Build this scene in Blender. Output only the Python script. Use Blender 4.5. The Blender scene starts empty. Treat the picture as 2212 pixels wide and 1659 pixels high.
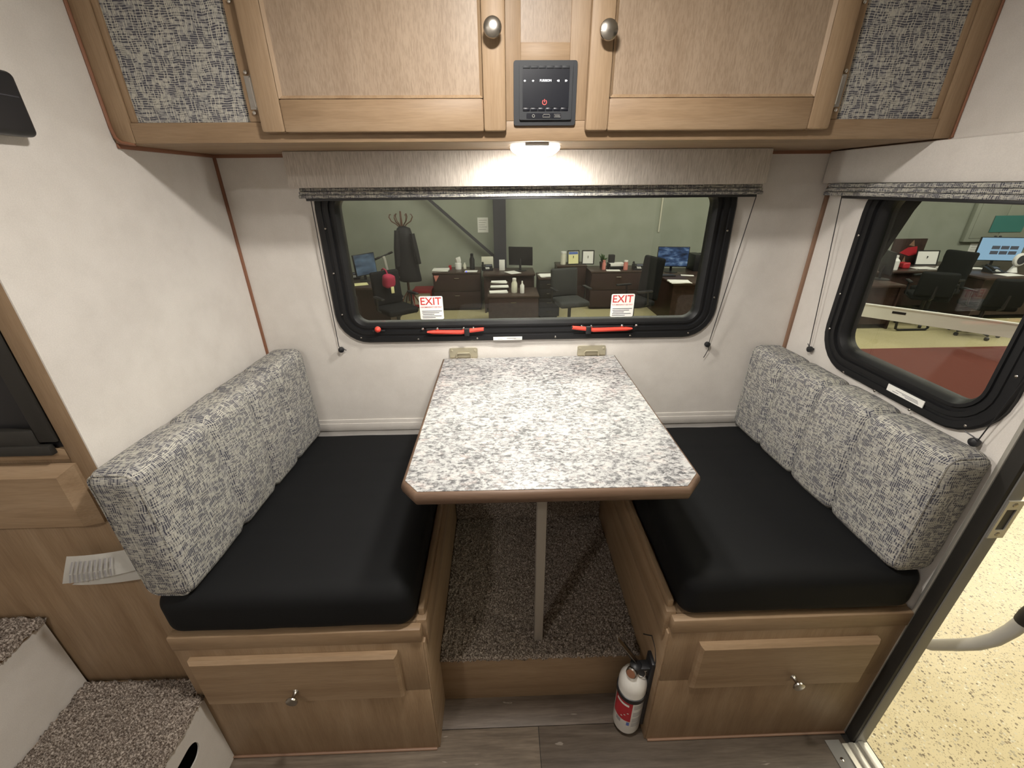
import bpy, bmesh, math, random
import numpy as np
from mathutils import Vector, Matrix, noise
random.seed(7); np.random.seed(7)
scn = bpy.context.scene
COL = scn.collection
PI = math.pi

# ------------------------------------------------------------------ camera
F_PX, PITCH, YAW, ROLL = 909.9, 25.188, 1.515, -0.517
CAM = Vector((-0.1056, -1.448, 1.558))
_t, _p, _r = map(math.radians, (PITCH, YAW, ROLL))
FW = Vector((math.sin(_p)*math.cos(_t), math.cos(_p)*math.cos(_t), -math.sin(_t)))
_r0 = Vector((math.cos(_p), -math.sin(_p), 0)); _u0 = _r0.cross(FW)
RT = _r0*math.cos(_r) + _u0*math.sin(_r); UP = -_r0*math.sin(_r) + _u0*math.cos(_r)
cd = bpy.data.cameras.new('camera'); co = bpy.data.objects.new('camera', cd); COL.objects.link(co)
cd.sensor_fit = 'HORIZONTAL'; cd.sensor_width = 36.0; cd.lens = 36.0*F_PX/2212.0
cd.clip_start = 0.02; cd.clip_end = 100
mw = Matrix.Identity(4)
for i in range(3):
    mw[i][0] = RT[i]; mw[i][1] = UP[i]; mw[i][2] = -FW[i]; mw[i][3] = CAM[i]
co.matrix_world = mw
scn.camera = co

def hit(u, v, ax, val):
    """point of the photo ray (u, v) on the plane ax = val"""
    q = FW + RT*((u-1106)/F_PX) - UP*((v-829.5)/F_PX)
    return CAM + q*((val-CAM[ax])/q[ax])

# ------------------------------------------------------------------ world, lamps, exposure
scn.view_settings.view_transform = 'Standard'; scn.view_settings.look = 'None'
scn.view_settings.gamma = 1.0; scn.view_settings.use_curve_mapping = False
scn.view_settings.exposure = 0.32
wd = bpy.data.worlds.new('world'); scn.world = wd; wd.use_nodes = True
wd.node_tree.nodes['Background'].inputs[0].default_value = (1.0, 0.93, 0.74, 1)
wd.node_tree.nodes['Background'].inputs[1].default_value = 0.0

CEIL = 2.08
def lamp(name, loc, watts, size, col, size_y=None, rot=(0, 0, 0), shape=None):
    ld = bpy.data.lights.new(name, 'AREA'); ld.energy = watts; ld.color = col
    ld.shape = shape or ('RECTANGLE' if size_y else 'DISK'); ld.size = size
    if size_y: ld.size_y = size_y
    o = bpy.data.objects.new(name, ld); COL.objects.link(o); o.location = loc; o.rotation_euler = rot
    return o
WARM = (1.0, 0.955, 0.89)
HALL = (1.0, 0.96, 0.85)
ENTRY = (1.0, 0.935, 0.76)
lamp('ceiling_lamp_dinette_offscreen', (-0.07, -0.88, CEIL-.030), 12.6, .11, WARM)
lamp('ceiling_lamp_aisle_offscreen', (-0.92, -1.86, CEIL-.030), 6.6, .11, WARM)
lamp('hall_lamp_office_offscreen', (1.0, 4.3, 3.65), 290, 7.0, HALL, 1.2)
lamp('hall_lamp_desks_offscreen', (8.6, 3.7, 3.65), 290, 6.0, HALL, 1.6)
lamp('hall_lamp_entry_offscreen', (3.6, -0.9, 3.65), 108, 2.4, ENTRY, 2.4)

# ------------------------------------------------------------------ materials
MATS = {}
def nmat(name, col=(.8, .8, .8), rough=.5, metal=0.0, spec=.5, emit=None, estr=0.0):
    m = bpy.data.materials.new(name); m.use_nodes = True
    b = m.node_tree.nodes['Principled BSDF']
    b.inputs['Base Color'].default_value = (*col, 1); b.inputs['Roughness'].default_value = rough
    b.inputs['Metallic'].default_value = metal; b.inputs['Specular IOR Level'].default_value = spec
    if emit:
        b.inputs['Emission Color'].default_value = (*emit, 1); b.inputs['Emission Strength'].default_value = estr
    MATS[name] = m
    return m
class NT:
    def __init__(s, m):
        s.t = m.node_tree; s.b = s.t.nodes['Principled BSDF']
    def n(s, typ, **kw):
        nd = s.t.nodes.new(typ)
        for k, v in kw.items():
            if k in nd.inputs: nd.inputs[k].default_value = v
            else: setattr(nd, k, v)
        return nd
    def l(s, a, b): s.t.links.new(a, b)
    def coord(s, kind='Object', scale=(1, 1, 1), rot=(0, 0, 0)):
        c = s.n('ShaderNodeTexCoord'); mp = s.n('ShaderNodeMapping')
        mp.inputs['Scale'].default_value = scale; mp.inputs['Rotation'].default_value = rot
        s.l(c.outputs[kind], mp.inputs['Vector']); return mp.outputs['Vector']
    def noise(s, vec, scale, detail=2.0, rough=.5):
        nd = s.n('ShaderNodeTexNoise'); nd.inputs['Scale'].default_value = scale
        nd.inputs['Detail'].default_value = detail; nd.inputs['Roughness'].default_value = rough
        s.l(vec, nd.inputs['Vector']); return nd.outputs['Fac']
    def ramp(s, fac, stops, interp='LINEAR'):
        r = s.n('ShaderNodeValToRGB'); r.color_ramp.interpolation = interp
        e = r.color_ramp.elements
        while len(e) < len(stops): e.new(.5)
        for el, (p, c) in zip(e, stops):
            el.position = p; el.color = (*c, 1) if len(c) == 3 else c
        s.l(fac, r.inputs['Fac']); return r.outputs['Color']
    def mix(s, fac, a, b, mode='MIX'):
        m = s.n('ShaderNodeMix', data_type='RGBA', blend_type=mode)
        for sock, val in ((m.inputs[0], fac), (m.inputs[6], a), (m.inputs[7], b)):
            if hasattr(val, 'links'): s.l(val, sock)
            elif isinstance(val, (int, float)): sock.default_value = val
            else: sock.default_value = (*val, 1)
        return m.outputs[2]
    def bump(s, h, strength=.3, dist=.002):
        b = s.n('ShaderNodeBump'); b.inputs['Strength'].default_value = strength; b.inputs['Distance'].default_value = dist
        s.l(h, b.inputs['Height']); s.l(b.outputs['Normal'], s.b.inputs['Normal'])
    def base(s, c): s.l(c, s.b.inputs['Base Color'])

def wood(name, axis, light, mid, dark, rough=.5, fine=.2, run=22):
    m = nmat(name, mid, rough, spec=.35); t = NT(m)
    sc = [26, 26, 26]; sc[axis] = 2.2
    v = t.coord('Object', tuple(sc))
    a = t.noise(v, 1.0, 3, .6)
    sf = [330, 330, 330]; sf[axis] = run
    f = t.noise(t.coord('Object', tuple(sf)), 1.0, 2, .6)
    sb = [3.5, 3.5, 3.5]; sb[axis] = .8
    g = t.noise(t.coord('Object', tuple(sb)), 1.0, 1)
    c = t.ramp(a, [(.28, dark), (.5, mid), (.72, light)])
    c = t.mix(fine, c, t.ramp(f, [(.35, (.42, .38, .33)), (.6, (1, 1, 1))]), 'MULTIPLY')
    c = t.mix(.5, c, t.ramp(g, [(.3, (.72, .66, .6)), (.65, (1.1, 1.08, 1.05))]), 'MULTIPLY')
    t.base(c); t.bump(f, .12, .001)
    return m
WL, WM, WD = (.36, .258, .166), (.312, .216, .132), (.25, .165, .096)
for ax, nm in enumerate('xyz'): wood('wood_'+nm, ax, WL, WM, WD)
wood('panel_z', 2, (.352, .270, .198), (.325, .246, .178), (.298, .221, .157), .42, .32, 60)   # flat laminate panels
nmat('trim_brown', (.23, .10, .055), .45)
nmat('trim_tan', (.24, .14, .09), .45)
wood('edge_wood', 0, (.185, .122, .085), (.15, .095, .064), (.11, .066, .043))

def wallmat(name, col, col2):
    m = nmat(name, col, .55, spec=.3); t = NT(m)
    a = t.noise(t.coord('Object', (9, 9, 9)), 1, 4, .65)
    f = t.noise(t.coord('Object', (420, 420, 420)), 1, 2)
    c = t.ramp(a, [(.35, col2), (.65, col)])
    c = t.mix(.25, c, t.ramp(f, [(.3, (.72, .72, .72)), (.7, (1.05, 1.05, 1.05))]), 'MULTIPLY')
    t.base(c); t.bump(f, .15, .0008)
    return m
wallmat('wall_vinyl', (.70, .66, .615), (.645, .605, .56))
wallmat('ceiling_white', (.75, .72, .66), (.70, .67, .62))
def valance():
    m = nmat('valance', (.52, .45, .38), .6, spec=.25); t = NT(m)
    f = t.noise(t.coord('Object', (520, 520, 40)), 1, 2)
    t.base(t.ramp(f, [(.3, (.40, .355, .31)), (.65, (.57, .52, .465))])); t.bump(f, .25, .001)
valance()

def fabric(name, swap):
    """woven tweed: separate yarns, dark ones broken into dashes along v, pale ones crossing along u"""
    m = nmat(name, (.4, .4, .38), .85, spec=.15); t = NT(m)
    c = t.n('ShaderNodeTexCoord'); sp = t.n('ShaderNodeSeparateXYZ'); t.l(c.outputs['UV'], sp.inputs[0])
    U, V = (sp.outputs[1], sp.outputs[0]) if swap else (sp.outputs[0], sp.outputs[1])
    wv = t.n('ShaderNodeTexNoise'); wv.inputs['Scale'].default_value = 22; t.l(c.outputs['UV'], wv.inputs['Vector'])
    def mul(a, k, op='MULTIPLY', add=None):
        n = t.n('ShaderNodeMath', operation=op); t.l(a, n.inputs[0])
        if hasattr(k, 'links'): t.l(k, n.inputs[1])
        else: n.inputs[1].default_value = k
        return n.outputs[0]
    wob = mul(mul(wv.outputs['Fac'], .5, 'SUBTRACT'), .012)
    U2 = mul(U, wob, 'ADD'); V2 = mul(V, wob, 'ADD')
    def yarn(across, along, pitch, run, seed):
        k = mul(mul(mul(across, pitch), 0, 'FLOOR'), 7.37); cb = t.n('ShaderNodeCombineXYZ')
        t.l(k, cb.inputs[0]); t.l(mul(along, run), cb.inputs[1]); cb.inputs[2].default_value = seed
        return t.noise(cb.outputs[0], 1.0, 1.0, .5)
    def line(across, pitch, width):
        return mul(mul(mul(across, pitch), 0, 'FRACT'), width, 'LESS_THAN')
    dash = yarn(U2, V2, 250, 48, 1.7); cross = yarn(V2, U2, 330, 42, 9.1); fine = yarn(U2, V2, 520, 150, 4.4)
    dashm = mul(line(U2, 250, .55), t.ramp(dash, [(.42, (0, 0, 0)), (.48, (1, 1, 1))])); crossm = mul(line(V2, 330, .5), t.ramp(cross, [(.49, (0, 0, 0)), (.55, (1, 1, 1))]))
    patch = t.noise(t.coord('UV', (20, 20, 1)), 1, 2)
    base = t.ramp(patch, [(.3, (.27, .265, .26)), (.7, (.39, .375, .335))])
    col = t.mix(t_fac(t, t.ramp(fine, [(.42, (1, 1, 1)), (.5, (0, 0, 0))]), .55), base, (.16, .16, .17))
    col = t.mix(t_fac(t, dashm, .92), col, (.045, .046, .066))
    col = t.mix(t_fac(t, crossm, .8), col, (.56, .535, .45))
    t.base(col); t.bump(cross, .3, .001)
    return m
def t_fac(t, col, k):
    mm = t.n('ShaderNodeMath', operation='MULTIPLY'); t.l(col, mm.inputs[0]); mm.inputs[1].default_value = k
    return mm.outputs[0]
fabric('tweed', False); fabric('tweed_h', True)

def black_vinyl():
    m = nmat('black_vinyl', (.006, .0063, .0069), .75, spec=.2); t = NT(m)
    f = t.noise(t.coord('Object', (500, 500, 500)), 1, 2); t.bump(f, .2, .0006)
black_vinyl()
def granite():
    m = nmat('granite', (.8, .8, .8), .32, spec=.45); t = NT(m)
    v = t.coord('Object', (78, 125, 78))
    wob = t.n('ShaderNodeTexNoise'); wob.inputs['Scale'].default_value = .9; wob.inputs['Detail'].default_value = 3
    t.l(v, wob.inputs['Vector'])
    add = t.n('ShaderNodeVectorMath', operation='MULTIPLY_ADD'); t.l(wob.outputs['Color'], add.inputs[0])
    add.inputs[1].default_value = (2.4, 2.4, 2.4); t.l(v, add.inputs[2])
    a = t.noise(add.outputs[0], 1.0, 5, .62)
    big = t.noise(t.coord('Object', (9, 12, 9)), 1, 2)
    warm = t.noise(t.coord('Object', (40, 55, 40)), 1, 3)
    mm = t.n('ShaderNodeMath', operation='MULTIPLY_ADD'); t.l(big, mm.inputs[0]); mm.inputs[1].default_value = .22; t.l(a, mm.inputs[2])
    c = t.ramp(mm.outputs[0], [(.45, (.055, .054, .058)), (.52, (.11, .108, .112)), (.58, (.20, .197, .197)), (.65, (.33, .328, .322)), (.76, (.40, .396, .385))])
    c = t.mix(t_fac(t, t.ramp(warm, [(.55, (0, 0, 0)), (.7, (1, 1, 1))]), .35), c, (.60, .50, .46))
    t.base(c)
granite()
def carpet_mat(name, lo, mid, hi):
    m = nmat(name, mid, .95, spec=.05); t = NT(m)
    a = t.noise(t.coord('Object', (230, 230, 230)), 1, 2, .7)
    b = t.noise(t.coord('Object', (24, 24, 24)), 1, 2)
    c = t.ramp(a, [(.33, lo), (.5, mid), (.66, hi)])
    c = t.mix(.35, c, t.ramp(b, [(.3, (.75, .75, .75)), (.7, (1.1, 1.1, 1.1))]), 'MULTIPLY')
    t.base(c)
carpet_mat('carpet', (.048, .034, .026), (.185, .150, .124), (.48, .42, .365))
def plank_mat(name, lo, mid, hi):
    m = nmat(name, mid, .45, spec=.4); t = NT(m)
    a = t.noise(t.coord('Object', (4, 46, 1)), 1, 5, .65)
    f = t.noise(t.coord('Object', (18, 260, 1)), 1, 3, .6)
    w = t.noise(t.coord('Object', (7, 26, 1)), 1, 3, .6)
    c = t.ramp(a, [(.3, lo), (.52, mid), (.75, hi)])
    c = t.mix(.5, c, t.ramp(f, [(.3, (.6, .58, .55)), (.7, (1.1, 1.1, 1.1))]), 'MULTIPLY')
    c = t.mix(t_fac(t, t.ramp(w, [(.665, (0, 0, 0)), (.69, (1, 1, 1)), (.71, (0, 0, 0))]), .5), c, (.42, .37, .32))
    t.base(c); t.bump(f, .15, .0008)
plank_mat('plank_a', (.10, .078, .06), (.165, .13, .10), (.23, .19, .15))
plank_mat('plank_b', (.065, .05, .038), (.105, .082, .064), (.15, .12, .095))
plank_mat('plank_c', (.085, .066, .05), (.13, .10, .078), (.19, .15, .12))
def terrazzo():
    m = nmat('terrazzo', (.7, .6, .36), .35, spec=.4); t = NT(m)
    def chips(scale, thr, seed):
        vo = t.n('ShaderNodeTexVoronoi', feature='F1'); vo.inputs['Scale'].default_value = scale
        vv = t.coord('Object'); t.l(vv, vo.inputs['Vector'])
        sep = t.n('ShaderNodeSeparateColor'); t.l(vo.outputs['Color'], sep.inputs[0])
        rad = t.n('ShaderNodeMath', operation='MULTIPLY'); t.l(sep.outputs[seed], rad.inputs[0]); rad.inputs[1].default_value = thr
        lt = t.n('ShaderNodeMath', operation='LESS_THAN'); t.l(vo.outputs['Distance'], lt.inputs[0]); t.l(rad.outputs[0], lt.inputs[1])
        return lt.outputs[0], sep.outputs[(seed+1) % 3]
    a = t.noise(t.coord('Object', (3, 3, 3)), 1, 2)
    c = t.ramp(a, [(.3, (.60, .51, .30)), (.7, (.70, .61, .39))])
    k, cc = chips(75, .50, 0)
    c = t.mix(t_fac(t, k, .9), c, t.ramp(cc, [(0, (.10, .075, .045)), (.45, (.30, .24, .15)), (.6, (.8, .76, .6)), (1, (.3, .26, .17))]))
    k, cc = chips(150, .50, 1)
    c = t.mix(t_fac(t, k, .6), c, t.ramp(cc, [(0, (.22, .17, .1)), (1, (.5, .44, .3))]))
    t.base(c)
terrazzo()
def noisy(name, a, b, scale, rough=.7, spec=.2):
    m = nmat(name, a, rough, spec=spec); t = NT(m)
    t.base(t.ramp(t.noise(t.coord('Object', (scale,)*3), 1, 3), [(.35, a), (.65, b)])); return m
noisy('office_carpet', (.34, .30, .16), (.42, .37, .21), 60, .9)
noisy('red_carpet', (.11, .033, .024), (.145, .043, .031), 80, .95)
noisy('green_paint', (.305, .325, .265), (.34, .36, .30), 3, .6)
noisy('dark_wood', (.030, .016, .013), (.045, .025, .020), 20, .4, .4)
noisy('desk_top', (.040, .025, .020), (.06, .038, .03), 14, .35, .4)
nmat('black_frame', (.010, .010, .011), .45, spec=.35)
nmat('black_plastic', (.015, .015, .017), .4)
nmat('black_rubber', (.02, .018, .015), .6)
nmat('black_fabric', (.011, .0115, .012), .85, spec=.12)
nmat('grey_fabric', (.038, .04, .039), .85, spec=.2)
nmat('coat_black', (.012, .012, .014), .6, spec=.3)
nmat('chrome', (.62, .60, .57), .2, 1.0)
nmat('nickel', (.42, .39, .35), .26, 1.0)
nmat('brass', (.46, .42, .31), .42, .5)
nmat('steel_grey', (.27, .265, .25), .55, .4)
nmat('alu', (.62, .60, .54), .4, .7)
nmat('taupe_paint', (.30, .265, .225), .5)
nmat('white_paint', (.78, .76, .70), .4)
nmat('light_grey', (.52, .51, .47), .4)
nmat('cream_paint', (.72, .70, .58), .5)
nmat('white_plastic', (.80, .79, .76), .35)
nmat('paper', (.80, .79, .75), .7)
nmat('paper_yellow', (.80, .76, .40), .7)
nmat('ink', (.10, .10, .11), .7)
nmat('ink_grey', (.30, .29, .30), .7)
nmat('red_ink', (.55, .045, .04), .6)
nmat('red_plastic', (.75, .07, .045), .4)
nmat('red_label', (.42, .02, .03), .45)
nmat('blue_ink', (.10, .16, .45), .6)
nmat('ext_white', (.74, .72, .68), .25)
nmat('red_cloth', (.36, .02, .06), .85)
nmat('pink', (.60, .22, .18), .5)
nmat('coat_rack_wood', (.10, .045, .025), .4)
nmat('steel_dark', (.045, .045, .055), .5)
nmat('plant_green', (.05, .12, .03), .6)
nmat('teal', (.05, .22, .20), .6)
nmat('grey_screen', (.10, .11, .15), .3)
nmat('stereo_case', (.020, .022, .026), .55, spec=.35)
nmat('stereo_glass', (.008, .009, .014), .3, spec=.35)
nmat('lens', (1, .97, .9), .4, emit=(1, .96, .88), estr=300.0)
nmat('lens_rim', (1, .98, .94), .4, emit=(1, .96, .88), estr=5.0)
nmat('glow_white', (.6, .6, .6), .4, emit=(1, 1, 1), estr=1.4)
nmat('glow_red', (.4, .05, .05), .4, emit=(1.0, .12, .10), estr=1.3)
nmat('glow_blue', (.05, .05, .4), .4, emit=(.10, .12, 1.0), estr=2.0)
def screen(name, stops, sc, strength):
    m = nmat(name, (.01, .01, .01), .3); t = NT(m)
    a = t.noise(t.coord('Object', sc), 1, 4, .6); c = t.ramp(a, stops)
    t.l(c, t.b.inputs['Emission Color']); t.b.inputs['Emission Strength'].default_value = strength
screen('screen_wallpaper', [(.35, (.006, .010, .025)), (.5, (.03, .06, .14)), (.58, (.10, .16, .28)), (.7, (.30, .38, .50))], (4, 4, 14), 1.0)
screen('screen_dim', [(.35, (.02, .03, .05)), (.7, (.10, .15, .20))], (3, 3, 10), 1.0)
nmat('screen_page', (.01, .01, .01), .3, emit=(.30, .48, .66), estr=1.0)
def glass():
    m = bpy.data.materials.new('window_glass'); m.use_nodes = True; nt = m.node_tree; nt.nodes.clear()
    o = nt.nodes.new('ShaderNodeOutputMaterial'); mx = nt.nodes.new('ShaderNodeMixShader')
    tr = nt.nodes.new('ShaderNodeBsdfTransparent'); tr.inputs[0].default_value = (.80, .82, .80, 1)
    gl = nt.nodes.new('ShaderNodeBsdfGlossy'); gl.inputs['Roughness'].default_value = .02
    lw = nt.nodes.new('ShaderNodeLayerWeight'); lw.inputs[0].default_value = .5
    pw = nt.nodes.new('ShaderNodeMath'); pw.operation = 'POWER'; pw.inputs[1].default_value = 5; nt.links.new(lw.outputs['Facing'], pw.inputs[0])
    fr = nt.nodes.new('ShaderNodeMath'); fr.operation = 'MULTIPLY_ADD'; fr.inputs[1].default_value = .95; fr.inputs[2].default_value = .04; nt.links.new(pw.outputs[0], fr.inputs[0])
    nt.links.new(fr.outputs[0], mx.inputs[0]); nt.links.new(tr.outputs[0], mx.inputs[1]); nt.links.new(gl.outputs[0], mx.inputs[2])
    nt.links.new(mx.outputs[0], o.inputs['Surface']); MATS['window_glass'] = m
glass()

# ------------------------------------------------------------------ mesh builder
class B:
    """collects shapes; build() links them as ONE mesh object"""
    def __init__(s): s.bm = bmesh.new()
    def box(s, x0, x1, y0, y1, z0, z1, bev=0.0, seg=2):
        r = bmesh.ops.create_cube(s.bm, size=1.0); vs = r['verts']
        x0, x1 = sorted((x0, x1)); y0, y1 = sorted((y0, y1)); z0, z1 = sorted((z0, z1))
        for v in vs:
            v.co = Vector((x0 if v.co.x < 0 else x1, y0 if v.co.y < 0 else y1, z0 if v.co.z < 0 else z1))
        if bev > 0:
            bev = min(bev, .49*min(x1-x0, y1-y0, z1-z0))
            es = list({e for v in vs for e in v.link_edges})
            bmesh.ops.bevel(s.bm, geom=es, offset=bev, segments=seg, affect='EDGES', profile=.5)
        return s
    def cyl(s, p0, p1, r0, r1=None, n=16, cap=True):
        p0, p1 = Vector(p0), Vector(p1); r1 = r0 if r1 is None else r1
        return s.loft([p0, p1], [r0, r1], n, cap)
    def loft(s, pts, rad, n=12, cap=True, closed=False):
        pts = [Vector(p) for p in pts]; m = len(pts)
        if not isinstance(rad, (list, tuple)): rad = [rad]*m
        rings = []; prev = None
        for i, p in enumerate(pts):
            a = pts[i-1] if i > 0 else (pts[-1] if closed else p)
            b = pts[i+1] if i < m-1 else (pts[0] if closed else p)
            d = (b-a).normalized() if (b-a).length > 1e-9 else Vector((0, 0, 1))
            if prev is None:
                h = Vector((0, 0, 1)) if abs(d.z) < .9 else Vector((1, 0, 0)); x = d.cross(h).normalized()
            else:
                x = (prev - d*prev.dot(d)); x = x.normalized() if x.length > 1e-6 else d.orthogonal().normalized()
            prev = x; y = d.cross(x)
            rings.append([s.bm.verts.new(p + (x*math.cos(2*PI*k/n) + y*math.sin(2*PI*k/n))*rad[i]) for k in range(n)])
        rng = range(m) if closed else range(m-1)
        for i in rng:
            a, b = rings[i], rings[(i+1) % m]
            for k in range(n):
                s.bm.faces.new((a[k], a[(k+1) % n], b[(k+1) % n], b[k]))
        if cap and not closed:
            s.bm.faces.new(list(reversed(rings[0]))); s.bm.faces.new(rings[-1])
        return s
    def lathe(s, prof, c=(0, 0, 0), axis=2, n=24):
        """prof: list of (radius, height along axis)"""
        c = Vector(c); ax = Vector((0, 0, 0)); ax[axis] = 1
        return s.loft([c + ax*h for r, h in prof], [max(r, 1e-4) for r, h in prof], n)
    def prism(s, poly, axis, lo, hi):
        """poly of 2D points in the two other axes (in xyz order)"""
        o = [i for i in range(3) if i != axis]
        def mk(val):
            out = []
            for a, b in poly:
                v = Vector((0, 0, 0)); v[o[0]] = a; v[o[1]] = b; v[axis] = val; out.append(s.bm.verts.new(v))
            return out
        A, Bv = mk(lo), mk(hi); n = len(poly)
        s.bm.faces.new(A); s.bm.faces.new(list(reversed(Bv)))
        for i in range(n): s.bm.faces.new((A[i], Bv[i], Bv[(i+1) % n], A[(i+1) % n]))
        return s
    def pipe(s, poly, axis_dir, half):
        return s
    def beam(s, p0, p1, w, h, up=(0, 0, 1)):
        p0, p1 = Vector(p0), Vector(p1); d = (p1-p0).normalized(); x = d.cross(Vector(up)).normalized(); y = x.cross(d)
        R = []
        for p in (p0, p1):
            R.append([s.bm.verts.new(p + x*a*w/2 + y*b*h/2) for a, b in ((-1, -1), (1, -1), (1, 1), (-1, 1))])
        s.bm.faces.new(R[0]); s.bm.faces.new(list(reversed(R[1])))
        for k in range(4): s.bm.faces.new((R[0][k], R[1][k], R[1][(k+1) % 4], R[0][(k+1) % 4]))
        return s
    def grid(s, P, closed_u=False):
        """P[i][j] of Vectors -> quads"""
        V = [[s.bm.verts.new(p) for p in row] for row in P]
        for i in range(len(V)-1):
            for j in range(len(V[0])-1):
                s.bm.faces.new((V[i][j], V[i+1][j], V[i+1][j+1], V[i][j+1]))
        return s
    def xf(s, M):
        bmesh.ops.transform(s.bm, matrix=M, verts=s.bm.verts); return s
    def build(s, name, mat, parent=None, local=False, smooth=35, swapz=False):
        bmesh.ops.recalc_face_normals(s.bm, faces=s.bm.faces)
        off = Vector((0, 0, 0))
        if parent and not local: off = ORG[parent.name]
        uvl = s.bm.loops.layers.uv.new('UVMap')
        for f in s.bm.faces:
            n = f.normal; a = max(range(3), key=lambda i: abs(n[i]))
            for lp in f.loops:
                c = lp.vert.co
                lp[uvl].uv = (c.y, c.z) if a == 0 else (c.x, c.z) if a == 1 else ((c.y, c.x) if swapz else (c.x, c.y))
        for v in s.bm.verts: v.co -= off
        me = bpy.data.meshes.new(name); s.bm.to_mesh(me); s.bm.free()
        if smooth:
            me.polygons.foreach_set('use_smooth', [True]*len(me.polygons)); me.set_sharp_from_angle(angle=math.radians(smooth))
        me.materials.append(MATS[mat])
        return link(name, me, parent, off)
ORG = {}
def link(name, me, parent, off):
    o = bpy.data.objects.new(name, me); COL.objects.link(o)
    if parent: o.parent = parent
    ORG[o.name] = Vector(off)
    return o
def tag(o, label=None, cat=None, group=None, kind=None):
    if label: o['label'] = label
    if cat: o['category'] = cat
    if group: o['group'] = group
    if kind: o['kind'] = kind
    return o
def thing(name, loc, label, cat, group=None, rz=0.0):
    o = bpy.data.objects.new(name, None); COL.objects.link(o); o.location = loc; o.rotation_euler = (0, 0, rz)
    o.empty_display_size = .05
    ORG[o.name] = Vector(loc); return tag(o, label, cat, group)
def shell(name, loc=(0, 0, 0)):
    o = bpy.data.objects.new(name, None); COL.objects.link(o); o.location = loc; o.empty_display_size = .05
    ORG[o.name] = Vector(loc); return tag(o, kind='structure')
def struct(o): return tag(o, kind='structure')
def bx(*a, bev=0.0): return B().box(*a, bev=bev)

_fc = bpy.data.curves.new('font_tmp', 'FONT'); _fo = bpy.data.objects.new('font_tmp', _fc); COL.objects.link(_fo)
def text_mesh(body, width, height=None, thick=.0004):
    """flat lettering in the local x (right) / z (up) plane, centred, facing -y"""
    _fc.body = body; _fc.size = 1.0; _fc.align_x = 'CENTER'; _fc.align_y = 'CENTER'; _fc.resolution_u = 2; _fc.offset = .012
    dg = bpy.context.evaluated_depsgraph_get(); dg.update()
    me = bpy.data.meshes.new_from_object(_fo.evaluated_get(dg))
    co = np.zeros(len(me.vertices)*3); me.vertices.foreach_get('co', co); co = co.reshape(-1, 3)
    co[:, :2] -= (co[:, :2].max(0)+co[:, :2].min(0))/2
    ext = co[:, :2].max(0)-co[:, :2].min(0)
    sx = width/ext[0]; sy = (height/ext[1]) if height else sx
    b = B(); b.bm.from_mesh(me); bpy.data.meshes.remove(me)
    for v, c in zip(b.bm.verts, co): v.co = Vector((c[0]*sx, 0, c[1]*sy))
    return b
def text(name, body, width, height, at, mat, parent):
    b = text_mesh(body, width, height); b.xf(Matrix.Translation(Vector(at)))
    return b.build(name, mat, parent, smooth=0)

def rrect(x0, x1, z0, z1, r, n=7):
    pts = []
    for cx, cz, a0 in ((x1-r, z1-r, 0), (x0+r, z1-r, 90), (x0+r, z0+r, 180), (x1-r, z0+r, 270)):
        for k in range(n+1):
            a = math.radians(a0+90*k/n); pts.append((cx+r*math.cos(a), cz+r*math.sin(a)))
    return pts
def ring(b, x0, x1, z0, z1, r, prof, to3):
    """sweep prof [(inset, depth)] around a rounded rectangle; to3(a, z, depth) -> Vector"""
    rows = []
    for ins, dep in prof:
        rows.append([b.bm.verts.new(to3(p[0], p[1], dep)) for p in rrect(x0+ins, x1-ins, z0+ins, z1-ins, max(r-ins, .012))])
    n = len(rows[0])
    for i in range(len(rows)-1):
        for k in range(n): b.bm.faces.new((rows[i][k], rows[i][(k+1) % n], rows[i+1][(k+1) % n], rows[i+1][k]))
    return b

def cushion(lo, hi, r, seams=(), axis=1, depth=.006, width=.012, puff=.008, puff_axis=None, wob=.002, seed=0, nseg=.018, endtuck=0):
    lo, hi = Vector(lo), Vector(hi)
    def steps(a):
        L = hi[a]-lo[a]; inner = max(2, int((L-2*r)/nseg))
        return [0, r*.25, r*.5, r*.75] + [r+(L-2*r)*k/inner for k in range(inner+1)] + [L-r*.75, L-r*.5, L-r*.25, L]
    S = [steps(a) for a in range(3)]
    b = B(); cache = {}
    def vert(p):
        key = tuple(round(c, 5) for c in p)
        if key in cache: return cache[key]
        P = Vector(p); c = Vector([min(max(P[i], lo[i]+r), hi[i]-r) for i in range(3)]); d = P-c
        nn = d.normalized(); Q = c+nn*r
        k = 1.0
        for a in range(3):
            if a == puff_axis or puff_axis is None:
                pass
        if puff_axis is not None:
            o = [i for i in range(3) if i != puff_axis]; w = 1.0
            for i in o:
                t = (Q[i]-lo[i])/(hi[i]-lo[i]); w *= max(0.0, 1-abs(2*t-1)**3.0)
            Q = Q + Vector([puff*w*(1 if nn[puff_axis] > 0 else -1) if i == puff_axis else 0 for i in range(3)])*abs(nn[puff_axis])
        for sm in seams:
            g = math.exp(-((Q[axis]-sm)/width)**2)
            nv = nn.copy(); nv[axis] = 0
            Q = Q - nv*depth*g
        f = noise.noise(Q*9+Vector((seed*3.1, 0, 0)))
        Q = Q + nn*wob*f
        cache[key] = b.bm.verts.new(Q); return cache[key]
    for a in range(3):
        i, j = [k for k in range(3) if k != a]
        for side in (lo[a], hi[a]):
            for u in range(len(S[i])-1):
                for v in range(len(S[j])-1):
                    q = []
                    for du, dv in ((0, 0), (1, 0), (1, 1), (0, 1)):
                        p = [0, 0, 0]; p[a] = side; p[i] = lo[i]+S[i][u+du]; p[j] = lo[j]+S[j][v+dv]; q.append(vert(p))
                    if len(set(q)) >= 3:
                        try: b.bm.faces.new(list(dict.fromkeys(q)))
                        except ValueError: pass
    return b

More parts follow.
